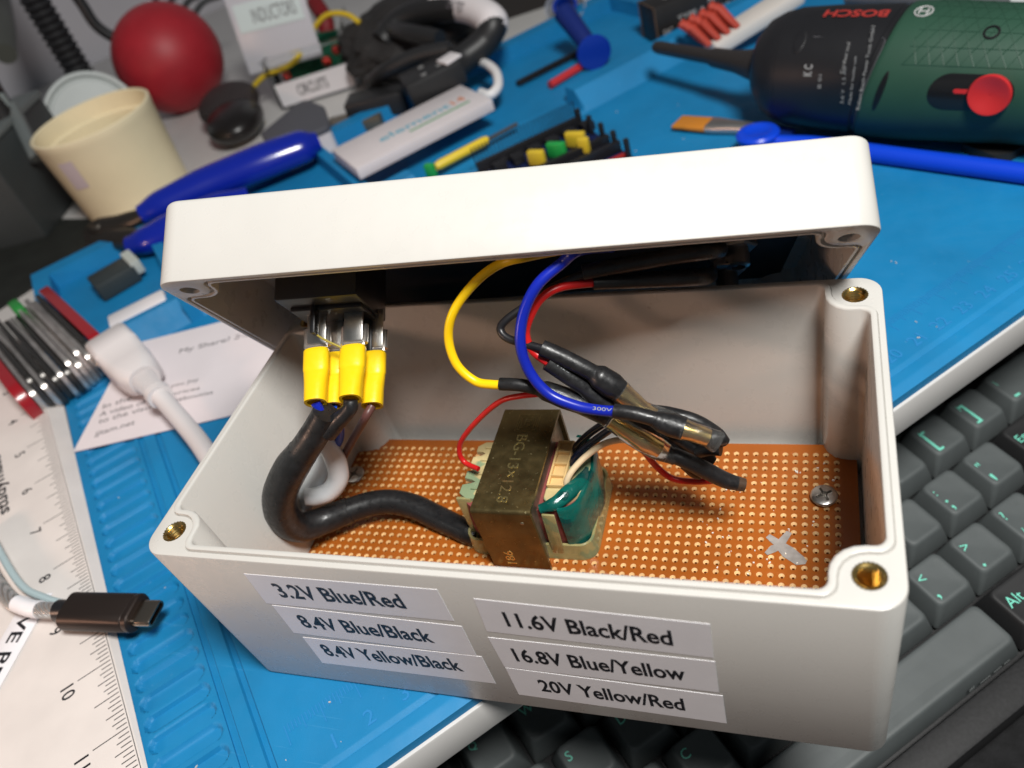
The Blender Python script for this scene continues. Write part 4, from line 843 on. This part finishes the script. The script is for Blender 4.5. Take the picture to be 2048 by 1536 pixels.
# black pouch, looms and connector
pou = mat('pouch_cloth', (.022, .020, .020), .75, var=.35, vscale=.5, bump=.6, bscale=2.2, bdist=.15)
pc_ = U(838, 95, .6); b = bmesh.new(); bmesh.ops.create_icosphere(b, subdivisions=5, radius=1)
from mathutils import noise as mno
ux_ = (U(900, 60, .6) - U(700, 130, .6)).normalized(); MM = frame(pc_, ux_, UPV.cross(ux_))
for v in b.verts:
    n_ = mno.fractal(v.co * 2.2, 1.0, 2.0, 4) * .16; v.co = v.co * (1 + n_); v.co = V((v.co.x * 4.9, v.co.y * 4.6, v.co.z * 2.2 + 1.0)); v.co.z = max(v.co.z, -.9)
bmesh.ops.transform(b, matrix=MM, verts=b.verts); single('pouch', MB().bm(b), pou, 'crumpled black cloth pouch under the bundled cables', 'pouch')
cbl = mat('cable_black', (.016, .016, .017), .45, bump=.2, bscale=12)
t = thing('test_lead', 'thick black cable loop wrapped with a white TEST label and ending in a connector', 'cable', Matrix.Translation(U(900, 100, 2)))
mb = MB(); mb.tube([U(765, 85, 2.6), U(800, 45, 3.2), U(850, 22, 3.6), U(930, 15, 3.8), U(985, 42, 3.4), U(968, 85, 2.6), U(925, 120, 2.2), U(895, 150, 2.0)], .78, n=18, sm=10); emit('cord', mb, cbl, t)
mb = MB(); mb.tube([U(875, 15, 3.7), U(915, 12, 3.8), U(955, 22, 3.7), U(985, 42, 3.4), U(982, 58, 3.0)], .86, n=18, sm=8); wl = emit('wrap_label', mb, mat('wrap_white', (.66, .62, .63), .85, spec=.1), t)
q0, q1 = U(905, 6, 5.2), U(950, 16, 5.1); xx = (q1 - q0).normalized(); vw = (CAM - q0).normalized(); vw = (vw - xx * vw.dot(xx)).normalized()
pm_ = (U(915, 12, 3.8) + U(955, 22, 3.7)) / 2; xx = (U(955, 22, 3.7) - U(915, 12, 3.8)).normalized(); vw = (CAM - pm_).normalized(); vw = (vw - xx * vw.dot(xx)).normalized()
text('lettering', 'LEAD TEST', frame(pm_ + vw * .88, xx, vw.cross(xx)), mat('grey_ink', (.10, .09, .10), .6), wl, width=1.7, height=.5, align='CENTER', depth=.01)
ca, cb_ = U(915, 132, 2.4), U(835, 172, 2.2); x = (cb_ - ca).normalized(); CMx = frame(ca, x, UPV.cross(x)); cl_ = (cb_ - ca).length
emit('connector', lbox(CMx, (cl_/2 + .3, 0, 0), (cl_ + .8, 2.3, 1.3), .15), mat('connector_black', (.018, .018, .019), .45, bump=.1), t)
for c_ in ((cl_ * .4, .4, .66), (cl_ * .75, -.5, .66), (cl_ * .8, .7, .66)): emit('emblem', lbox(CMx, c_, (.3, .3, .05), .02), mat('mark_grey', (.2, .2, .2), .4), t)
emit('flag_label', lbox(CMx, (.35, .5, .75), (1.0, 1.1, .12), .02, .3), mat('flag_white', (.70, .66, .67), .5), t)
t = thing('adapter', 'black adapter with a flat olive metal plug lying under the cables', 'adapter', Matrix.Translation(U(740, 200, .5)))
x = (U(780, 205, .8) - U(700, 225, .8)); AM = frame(U(745, 212, .9), x, UPV.cross(x)); emit('body', lbox(AM, (.3, .3, 0), (3.6, 1.9, 1.3), .15), cbl, t)
AM2 = frame(U(712, 245, .5), x, UPV.cross(x)); emit('plug', lbox(AM2, (0, 0, 0), (3.4, 1.7, .7), .08), mat('olive_metal', (.20, .17, .13), .4, .7), t)
for k, (pp, r, lb_) in enumerate((([(748, 62, 2.4), (775, 60, 3), (820, 66, 3.3), (880, 78, 3)], .5, 'upper'), ([(742, 165, 1.6), (775, 140, 2.6), (835, 112, 3.0), (900, 98, 3)], .45, 'lower'))):
    mb = MB(); mb.tube([U(*p) for p in pp], r, n=14, sm=8); single('power_cord', mb, cbl, f'matt black cord draped over the cloth pouch, the {lb_} of two', 'cable', 'cords over the pouch')
# back-row clutter: red strap, dark boxes
mb = MB(); mb.tube([U(630, 5, 3), U(650, 40, 2.2), U(655, 80, 1)], .6, n=12); single('red_strap', mb, mat('red_webbing', (.20, .008, .012), .6), 'dark red strap at the far edge behind the parts box', 'strap')
t, M, L_ = obox('dark_carton', U(1000, 70, -.4), U(1120, 30, -.4), 6, -.39, 5, cbl, 'dark carton standing behind the tray wall', 'carton'); emit('body', lbox(M, (L_/2 - 1.0, 4.0, 2), (L_ + 4.0, 3, 5), .1), mat('carton_dark', (.018, .015, .014), .6), t)
# yellow probe, black header strip, red tube
t = thing('probe', 'yellow handled probe with a thin dark metal tip lying in the tray', 'probe', Matrix.Translation(U(925, 306, .7)))
mb = MB(); mb.tube([U(872, 334, .8), U(880, 329, .8), U(968, 283, .8), U(974, 280, .8)], [.12, .24, .24, .12], n=12, sm=2); emit('handle', mb, mat('probe_yellow', (.72, .52, .03), .4), t)
mb = MB(); mb.tube([U(972, 281, .8), U(1034, 248, .8)], .10, n=8); emit('tip', mb, mat('probe_steel', (.12, .12, .13), .4, .6), t)
t = thing('header_strip', 'black comb-like pin header strip lying along the back tray', 'pin header', Matrix.Translation(U(1098, 136, .3)))
x = U(1165, 102, .3) - U(1036, 168, .3); HM = frame(U(1036, 168, .3), x, UPV.cross(x)); hl = x.length
emit('rail', lbox(HM, (hl/2, .12, 0), (hl, .25, .25), .02), black_pl, t)
for k in range(26): emit('pin', lbox(HM, (.1 + k * hl / 26, -.12, 0), (.08, .3, .08), 0), black_pl, t)
mb = MB(); mb.tube([U(1100, 170, .35), U(1163, 132, .35)], .22, n=12); single('red_tube', mb, mat('red_tubing', (.50, .03, .035), .4), 'short red tube on the tray floor beside the blue plunger', 'tube')
# prototyping shield with headers
pc0, pc1, pc2 = U(950, 345, .5), U(1163, 246, .5), U(1290, 308, .5); x = (pc1 - pc0).normalized(); y = UPV.cross(x); SMx = frame(pc0, x, y); sl_ = (pc1 - pc0).length; sd = -(pc2 - pc1).dot(y)
t = thing('shield_board', 'dark blue prototyping shield with black headers and yellow and green connectors', 'circuit board', SMx)
emit('board', lbox(SMx, (sl_/2, -sd/2, -.1), (sl_, sd, .16), .02), mat('pcb_navy', (.010, .018, .075), .35, var=.4, vscale=3), t)
for y_, zz in ((-.25, .45), (-sd + 1.2, .45), (-sd/2 - .4, .40)):
    emit('header', lbox(SMx, (sl_/2, y_, zz - .18), (sl_ - .2, .26, .5), .02), black_pl, t)
for k in range(30):
    emit('header_pin', lbox(SMx, (.2 + k * (sl_ - .4) / 29, .12, .62), (.06, .06, 1.1), 0), mat('pin_dark', (.02, .03, .05), .4, .5), t)
for k in range(6): emit('relay', lbox(SMx, (1.0 + k * sl_ / 6.2, -.95, .22), (.6, .6, .4), .04), black_pl, t)
for k in range(5): emit('end_post', lbox(SMx, (sl_ - .2, -.3 - k * (sd - .6) / 4, .45), (.22, .22, .95), .04), black_pl, t)
sy_ = mat('jumper_yellow', (.62, .44, .03), .4); sg_ = mat('jumper_green', (.015, .30, .06), .4)
for px, py, m__, w_ in ((1152, 280, sy_, .95), (1168, 292, sy_, .5), (1114, 301, sg_, .9), (1074, 317, sy_, .8), (862, 343, sg_, .5)):
    p = SMx.inverted() @ U(px, py, .95); emit('connector_block', lbox(SMx, (p.x, p.y, .50), (w_, .32, .7), .05, -.9), m__, t)
emit('resistor', lbox(SMx, (sl_ - .7, -sd + .5, .1), (.8, .2, .25), .05), mat('red_led', (.32, .02, .015), .3), t)
# blue plunger and its clear barrel
bpl = mat('plunger_blue', (.004, .030, .30), .32)
t = thing('plunger', 'dark blue plastic plunger with a round flat head in the back tray', 'plunger', Matrix.Translation(U(1188, 105, .8)))
hc = U(1188, 105, 1.0); tc_ = U(1128, 25, 2.6); axd = (tc_ - hc).normalized(); hd = ((CAM - hc).normalized() * .75 - axd * .65).normalized()
mb = MB(); mb.lathe([(.01, .14), (.5, .16), (.92, .10), (.97, 0), (.90, -.1), (.35, -.16)], hc, hd, 32); emit('head', mb, bpl, t)
mb = MB(); mb.tube([hc - hd * .1, hc * .5 + tc_ * .5, tc_], [.48, .55, .62], n=12, sm=3); emit('rod', mb, mat('plunger_navy', (.006, .018, .14), .4), t)
t = thing('syringe_barrel', 'clear barrel with a blue inner ring standing behind the tray wall', 'syringe', Matrix.Translation(tc_))
bcn = U(1130, 12, 1.2); mb = MB(); mb.lathe([(1.25, -1.4), (1.3, 0), (1.2, 0), (1.15, -1.4)], bcn, (.1, -.5, .85), 28, (False, False)); emit('barrel', mb, mat('barrel_clear', (.42, .45, .52), .25, alpha=.55), t)
mb = MB(); mb.lathe([(.75, -.6), (.78, .1), (.6, .1), (.58, -.6)], bcn, (.1, -.5, .85), 24, (False, False)); emit('ring', mb, bpl, t)
# lettered black carton
pa, pb = U(1244, 92, .1), U(1316, 92, .1); x = pb - pa; L_ = x.length; x.normalize(); y = UPV.cross(x); fwd = (U(1440, 40, .1) - U(1318, 90, .1)); fwd.normalize()
CMn = frame(U(1318, 92, .15), fwd, UPV.cross(fwd)); t = thing('black_carton', 'black cardboard carton with brown edges and white printing beside the red brush', 'carton', CMn)
emit('body', lbox(CMn, (3.6, .98, 1.0), (7.2, 1.95, 2.0), .05), mat('carton_black', (.014, .013, .013), .5, var=.2), t)
for c_, s_ in (((0, .02, 1.0), (.05, .05, 2.0)), ((0, .98, 2.0), (.05, 1.95, .05)), ((0, 1.95, 1.0), (.05, .05, 2.0)), ((6.3, .97, 1.0), (.8, 1.98, 2.03))): emit('worn_edge', lbox(CMn, c_, s_, 0), mat('kraft', (.12, .07, .04), .7), t)
wink = mat('white_print', (.42, .42, .42), .5)
text('lettering', 'COMPONENTS', CMn @ Matrix.Translation((1.0, .75, 2.004)), wink, t, width=4.2, height=.55, depth=.008)
CMs = CMn @ frame((0, -.004, 0), (1, 0, 0), (0, 0, 1))
for k, (bx__, by__, tx_) in enumerate(((.4, .45, 'DC'), (1.3, .9, 'TYPE A'), (1.9, .35, 'QTY 4'), (3.2, 1.2, 'MADE FOR'), (3.6, .6, 'LAB USE'))): text('lettering', tx_, CMs @ Matrix.Translation((bx__, by__, 0)), wink, t, width=.28 * len(tx_), height=.26, depth=.006)
# scrubbing brush with red bristles
ra, rb_ = U(1432, 88, .8), U(1540, 20, 1.4); x = (rb_ - ra).normalized(); BRM = frame(ra, x, UPV.cross(x)); t = thing('scrub_brush', 'white handled brush with stiff red bristles leaning behind the pen tool', 'brush', BRM); rl = (rb_ - ra).length
emit('handle', lbox(BRM, (rl/2 + .6, 0, 0), (rl + 2, 1.5, .75), .2), mat('handle_white', (.62, .58, .54), .5), t)
rnd = random.Random(9)
brr = mat('red_bristle', (.42, .045, .025), .6)
for i in range(4):
    for j in range(3):
        o_ = BRM @ V((-.5 + i * .55, -.45 + j * .45, .35)); dv = (BRM.to_3x3() @ V((-.35, .75, 1.0))).normalized(); mb = MB()
        mb.tube([o_, o_ + dv * .7, o_ + dv * 1.35 + V((rnd.uniform(-.1, .1), rnd.uniform(-.1, .1), 0))], [.17, .22, .25], n=8, sm=2); emit('bristle_tuft', mb, brr, t)
# cordless pen tool
gm = mat('tool_green', (.018, .062, .038), .55, var=.08, vscale=.5, bump=.1, bscale=30); tb_ = mat('tool_black', (.010, .010, .012), .42, var=.1, vscale=1, bump=.06, bscale=40)
ta, tz_ = U(1480, 130, 2.46), U(2048, 152, 2.46); ax = (tz_ - ta).normalized(); PMx = frame(ta, ax, UPV.cross(ax)); plen = (tz_ - ta).length
t = thing('pen_tool', 'cordless tool with a green textured handle, black nose and red slide switch', 'power tool', PMx)
def lx(px): # axial station whose near side appears at this photo column
    return min((abs(PX(ta + ax * k * .05)[0] - (px + 45)), k * .05) for k in range(-100, 400))[1]
xn, xg = lx(1480), lx(1725); ref_ = PMx.to_3x3() @ V((0, -1, 0))
Rt = 2.66
NP = [(.55, xn - .25), (.95, xn - .1), (1.5, xn + .15), (1.9, xn + .5), (2.15, xn + 1.0), (2.26, xn + 1.45), (2.26, xn + 1.52), (2.30, xn + 1.56), (2.38, xn + 3.0), (2.42, xg - .25), (2.36, xg - .2), (2.36, xg - .08), (2.42, xg - .05), (2.42, xg)]
def lean(mb_):                                  # the joint between nose and handle leans forward at the top
    for i, p in enumerate(mb_.v):
        q = PMx.inverted() @ p; g_ = math.exp(-((q.x - xg) / 1.6) ** 2) if q.x < xg else math.exp(-((q.x - xg) / 3.0) ** 2); mb_.v[i] = p + ax * g_ * .30 * q.z
    return mb_
mb = MB(); mb.lathe(NP, ta, ax, 64, ref=ref_); body = emit('nose', lean(mb), tb_, t, 25)
na_, nbb = U(1312, 94, 2.1), ta + ax * (xn - .1); nd = (nbb - na_).normalized()
mb = MB(); mb.lathe([(.08, -.05), (.27, 0), (.31, .3), (.33, (nbb - na_).length * .55), (.43, (nbb - na_).length * .6), (.48, (nbb - na_).length * .8), (.72, (nbb - na_).length + .05)], na_, nd, 24); emit('nozzle', mb, mat('nozzle_dark', (.022, .019, .018), .4), t)
mb = MB(); n_ax, n_c = 90, 72; rings = []; ux2, uy2 = PMx.to_3x3() @ V((0, -1, 0)), UPV
prof = [(2.42, xg + .02), (2.48, xg + .10)]; L2 = plen + 6
for k in range(1, n_ax): 
    s = xg + .1 + k * (L2 - xg) / n_ax; f = (s - xg) / (L2 - xg); prof.append((2.48 + .04 * math.sin(min(1, f * 4) * math.pi) - .62 * f * f, s))
prof.append((1.6, L2 + .3))
mb.lathe(prof, ta, ax, 72, ref=ref_); hnd = emit('handle', lean(mb), gm, t)
def on_tool(s, th, r=None):                    # point on the barrel: th = 0 on the viewer's side, 90 deg on top
    tb2 = prof if s > xg else NP; rr_ = tb2[-1][0]
    for (ra_, sa_), (rb2, sb_) in zip(tb2, tb2[1:]):
        if sa_ <= s <= sb_: rr_ = ra_ + (rb2 - ra_) * (s - sa_) / max(1e-6, sb_ - sa_); break
    d = ref_ * math.cos(th) + UPV * math.sin(th); t3 = MB(); t3.v = [ta + ax * s + d * rr_]; return lean(t3).v[0], d
mb = MB()                                       # raised triangular grip lines
def rib(s0, t0, s1, t1, w_=.03):
    k = 8; P_ = []
    for i in range(k + 1):
        p, d = on_tool(s0 + (s1 - s0) * i / k, t0 + (t1 - t0) * i / k); P_.append(p + d * .004)
    mb.tube(P_, w_, n=5, sm=1)
span = L2 - xg - 1.0
for k in range(-10, 30):
    s0 = xg + .5 + k * .52
    for sg in (1, -1):
        t0, t1 = (.55, 2.3); a_, b_ = (s0, s0 + 2.6) if sg > 0 else (s0 + 2.6, s0)
        # clip to the handle
        n__ = 10
        for i in range(n__):
            f0, f1 = i / n__, (i + 1) / n__; sa_, sb_ = a_ + (b_ - a_) * f0, a_ + (b_ - a_) * f1
            lim = xg + .9 + .0 * i
            if min(sa_, sb_) > lim and max(sa_, sb_) < L2 - .6:
                P_ = []
                for q in (0, .5, 1): 
                    p, d = on_tool(sa_ + (sb_ - sa_) * q, t0 + (t1 - t0) * (f0 + (f1 - f0) * q)); P_.append(p + d * .002)
                mb.tube(P_, .017, n=4, sm=1)
for th in [.55 + .25 * i for i in range(8)]: 
    P_ = [on_tool(xg + 1.0 + i * .8, th)[0] for i in range(int((L2 - xg - 1.8) / .8))]; mb.tube(P_, .017, n=4, sm=1)
emit('grip_texture', mb, gm, hnd)
def patch(M0, s0, s1, t0, t1, lift, n_=14, rnd_=None):
    """thin curved panel on the barrel; rnd_ = rounded outline"""
    t_ = MB(); pts_ = rnd_ or [(s0, t0), (s1, t0), (s1, t1), (s0, t1)]
    sm_, tm_ = sum(p[0] for p in pts_) / len(pts_), sum(p[1] for p in pts_) / len(pts_)
    rings = []
    for f, l in ((1, -.05), (1, lift), (.93, lift + .012), (.6, lift + .012), (.25, lift + .012)):
        rings.append([(lambda q: q[0] + q[1] * l)(on_tool(sm_ + (p[0] - sm_) * f, tm_ + (p[1] - tm_) * f)) for p in pts_])
    t_.loft(rings, (False, True)); return t_
s_sw0, s_sw1 = lx(1850), lx(2018)
def stad(sa_, sb_, tc__, half): return [(x_, tc__ + y_ / 2.75) for x_, y_ in rrect(sb_ - sa_, half * 2, half * .98, 10, (sa_ + sb_) / 2, 0)]
swt = .20
bez = emit('switch_recess', patch(None, 0, 0, 0, 0, .012, rnd_=stad(s_sw0, s_sw1, swt, .72)), mat('switch_black', (.010, .010, .011), .22), t)
p, d = on_tool(s_sw1 - .72, swt); mb = MB(); mb.lathe([(.66, -.05), (.70, .18), (.66, .26), (.54, .24), (.40, .17), (.01, .14)], p, d, 32, (False, False)); emit('switch_button', mb, mat('switch_red', (.50, .022, .025), .35), t)
emit('switch_mark', patch(None, 0, 0, 0, 0, .02, rnd_=stad(s_sw0 + .85, s_sw0 + 1.5, swt + .02, .09)), mat('switch_red', (.5, .02, .02), .35), bez)
emit('vent_slot', patch(None, 0, 0, 0, 0, .006, rnd_=[(xg + .62 + .13 * math.cos(a_), .16 + (.30 * math.sin(a_))) for a_ in [k * math.pi / 12 for k in range(24)]]), mat('slot_black', (.006, .006, .007), .4), hnd)
p, d = on_tool(lx(1940), 1.05); mb = MB(); mb.lathe([(.27, -.1), (.27, .03), (.20, .035), (.18, -.06), (.01, -.08)], p, d, 24, (False, False)); emit('screw_hole', mb, mat('slot_black', (.006, .006, .007), .4), hnd)
def tool_text(body, s, th, along, m_, width, height, bold=.0):
    p, d = on_tool(s, th); tang = d.cross(ax).normalized()
    xdir = {'ax': ax, '-ax': -ax, 'up': -tang if tang.z < 0 else tang}[along]; return text('lettering', body, frame(p + d * .012, xdir, d.cross(xdir)), m_, t, width=width, height=height, align='CENTER', depth=.008, bold=bold)
tool_text('BOSCH', lx(1655), 1.42, '-ax', mat('logo_red', (.34, .03, .025), .5), 2.4, .46, .03)
p, d = on_tool(lx(1765), 1.40); tg = d.cross(ax).normalized(); mb = MB()
for r_ in (.30,): 
    mb.tube([p + d * .01 + ax * r_ * math.cos(a_) + tg * r_ * math.sin(a_) for a_ in [k * math.pi / 12 for k in range(25)]], .03, n=6, sm=1)
for sg in (-1, 1): mb.tube([p + d * .012 + ax * .12 * sg + tg * .18, p + d * .012 + ax * .16 * sg, p + d * .012 + ax * .12 * sg - tg * .18], .03, n=6, sm=2)
mb.tube([p + d * .012 - ax * .15, p + d * .012 + ax * .15], .03, n=6, sm=1); emit('ring_emblem', mb, mat('logo_white', (.45, .45, .45), .5), t)
wpr = mat('tool_print', (.26, .26, .26), .5)
tool_text('K C', lx(1617), .42, 'up', wpr, .42, .34, .03)
for k, (body, wd_, th) in enumerate((('Robert Bosch Power Tools GmbH', 2.9, .48), ('Made for hobby use', 1.7, .30), ('3,6 V  1,5 Ah', 1.35, .22), ('Cordless tool', 1.1, .62), ('B 01', .5, .26))):
    tool_text(body, lx(1712) - k * .26 if k < 4 else lx(1640), th, 'up', wpr, wd_, .13)
mb = MB(); g = lx(1610), lx(1722)
P_ = [on_tool(g[0], .95), on_tool(g[1] - .12, .95), on_tool(g[1], .9)] + [on_tool(g[1] + .04, .9 - .12 * i) for i in range(1, 14)]
mb.tube([q[0] for q in P_], .014, n=5, sm=1); emit('label_border', mb, mat('border_grey', (.12, .12, .13), .5), t)
emit('latch_mark', patch(None, 0, 0, 0, 0, .01, rnd_=[(lx(1588) + .22 * math.cos(a_), .88 + .22 * math.sin(a_)) for a_ in [k * math.pi / 12 for k in range(24)]]), tb_, t)
mb = MB(); hp = [U(*p, .12) for p in ((1905, 292), (1985, 322), (2020, 318), (2075, 285))]; mb.prism(rpoly([(p.x, p.y) for p in hp][::-1] if False else [(p.x, p.y) for p in hp], .2, 4), .005, .35); emit('foot', mb, mat('foot_black', (.016, .016, .016), .6), t)
# grey rod behind the pen tool
mb = MB(); mb.tube([U(1700, -14, 2.2), U(2030, 8, 2.2)], .55, n=14); t = thing('grey_rod', 'dark grey rod with a white end beyond the green handled tool', 'rod', Matrix.Translation(U(1900, 0, 2.2))); emit('rod', mb, mat('rod_grey', (.11, .11, .12), .5), t)
mb = MB(); mb.tube([U(2032, 8, 2.2), U(2090, 13, 2.2)], .62, n=14); emit('end_cap', mb, mat('cap_white', (.55, .57, .57), .4), t)
# flat brush
fa, fb_ = U(1356, 244, .25), U(1505, 258, .25); x = (fb_ - fa).normalized(); FMx = frame(fa, x, UPV.cross(x)); fl = (fb_ - fa).length; t = thing('flat_brush', 'flat artist brush with orange bristles lying on the mat', 'paint brush', FMx)
def taper(M, xs): tt = MB(); tt.loft([[M @ V((x_, a_, b_)) for a_, b_ in rrect(w_, h_, min(w_, h_) * .4, 3)] for x_, w_, h_ in xs]); return tt
emit('bristles', taper(FMx, ((-.05, 1.0, .12), (.0, 1.05, .16), (fl * .46, 1.0, .34))), mat('orange_bristle', (.55, .20, .02), .6, bump=.5, bscale=30), t)
emit('ferrule', taper(FMx, ((fl * .44, 1.02, .36), (fl * .5, 1.02, .4), (fl * .75, .7, .5), (fl * 1.1, .5, .5), (fl * 1.15, .45, .45))), mat('ferrule', (.50, .48, .46), .35, .9), t)
emit('stick', taper(FMx, ((fl * 1.13, .42, .42), (fl * 1.35, .46, .46), (fl * 1.5, .3, .3))), mat('brush_stick', (.01, .05, .35), .35), t)
# blue pry tool with a round end
bt = mat('pry_blue', (.005, .055, .62), .3); t = thing('pry_tool', 'bright blue plastic pry tool with a round domed end behind the lid', 'pry tool', Matrix.Translation(U(1515, 268, .4)))
hc = U(1516, 276, .7); mb = MB(); mb.lathe([(.72, -.55), (.76, -.1), (.88, .1), (.90, .22), (.80, .32), (.58, .34), (.48, .28), (.01, .26)], hc, (.0, .02, 1), 32); emit('round_end', mb, bt, t)
mb = MB(); mb.tube([hc + V((.5, -.2, -.1)), U(1640, 290, .4), U(1760, 308, .36), U(2075, 350, .36)], [.28, .34, .36, .36], n=14, sm=6); emit('shaft', mb, bt, t)

# ------------------------------------------------------------------ far left clutter
wp_ = lambda px, py, d=70: CAM + ray(px, py).normalized() * d
t = thing('equipment_case', 'dark grey-green equipment case behind the multi-tool at the left', 'equipment case', Matrix.Translation(U(150, 470, -.4)))
cr = U(192, 452, -.38); cdir = (U(-60, 520, -.38) - cr); cdir.z = 0; cdir.normalize(); back = V((-cdir.y, cdir.x, 0)); back = back if back.dot(cr - CAM) > 0 else -back
EM = frame(cr, -cdir, back); cg = mat('case_grey', (.035, .040, .041), .5, var=.2, vscale=.2); ce = mat('case_edge', (.13, .145, .145), .45)
emit('body', lbox(EM, (-13.2, 4, 2.9), (20, 8, 5.8), .3), cg, t); emit('rim', lbox(EM, (-13.2, 3.9, 5.95), (20.2, 8.2, .45), .15), ce, t)
shading = [U(*q_, -.39) for q_ in ((-30, 640), (-40, 470), (120, 440), (200, 440), (262, 470), (150, 552), (70, 575))]; mbp = MB(); mbp.prism(rpoly([(q_.x, q_.y) for q_ in shading], .4, 4), -.398, -.30)  # flat black sheet added on the desk to stand in for shade
single('shade_sheet', mbp, mat('shade_black', (.012, .014, .012), .7, var=.3, vscale=.6, bump=.2, bscale=8), 'flat black sheet added as shade under the multi-tool and the plier jaws', 'shading')
PNM = frame(wp_(-6, 252, 60), -cdir, back); emit('panel', lbox(PNM, (-1.5, .5, 0), (5.5, .5, 3.2), .15), mat('panel_grey', (.22, .25, .25), .5), t)
mb = MB(); mb.tube([wp_(22, 212, 60), wp_(74, 318, 58)], .42, n=8); emit('bracket', mb, ce, t)
hb = U(232, 262, -.38); mb = MB(); n_ = 44; rings = []
for k in range(n_ * 4):
    z_ = k * .12; r_ = .88 + .10 * math.sin(k * math.pi / 2.0); q = hb + UPV * z_; rings.append([q + V((r_ * math.cos(a_), r_ * math.sin(a_), 0)) for a_ in [2 * math.pi * j / 18 for j in range(18)]])
mb.loft(rings); single('gooseneck', mb, mat('hose_black', (.014, .014, .016), .5), 'black ribbed gooseneck post rising behind the tub', 'lamp arm')
mb = MB(); mb.tube([wp_(-60, 130, 60), wp_(-20, 195, 60), wp_(20, 255, 60), wp_(50, 300, 60)], [1.0, .9, .8, .6], n=12); single('metal_post', mb, mat('arm_black', (.012, .011, .012), .45), 'black metal arm leaning over the equipment case', 'arm')
mb = MB(); mb.tube([wp_(140, -25), wp_(165, 10), wp_(190, 48), wp_(222, 72), wp_(262, 86)], .38, n=12, sm=8); single('wall_cable', mb, black_pl, 'loose black cable curving down to the red ball', 'cable')
for k, (a0_, b0_) in enumerate((((312, -8), (320, 14)), ((352, -10), (335, 14)), ((395, -8), (360, 22)), ((440, -8), (378, 26)))):
    mb = MB(); mb.tube([wp_(*a0_, 72), wp_((a0_[0] + b0_[0]) / 2 - 4, 6, 72), wp_(b0_[0], b0_[1] + 20, 72)], .22, n=8); single('thin_lead', mb, mat('lead_grey', (.035, .037, .04), .5), 'thin dark grey lead hanging behind the red ball', 'cable', 'leads behind the ball')
mb = MB(); mb.tube([U(-8, -40, 9), U(6, 40, 8), U(12, 108, 7)], [.7, .75, .7], n=14); single('olive_rod', mb, mat('handle_olive', (.07, .075, .065), .5), 'olive grey handle hanging at the top left corner', 'handle')
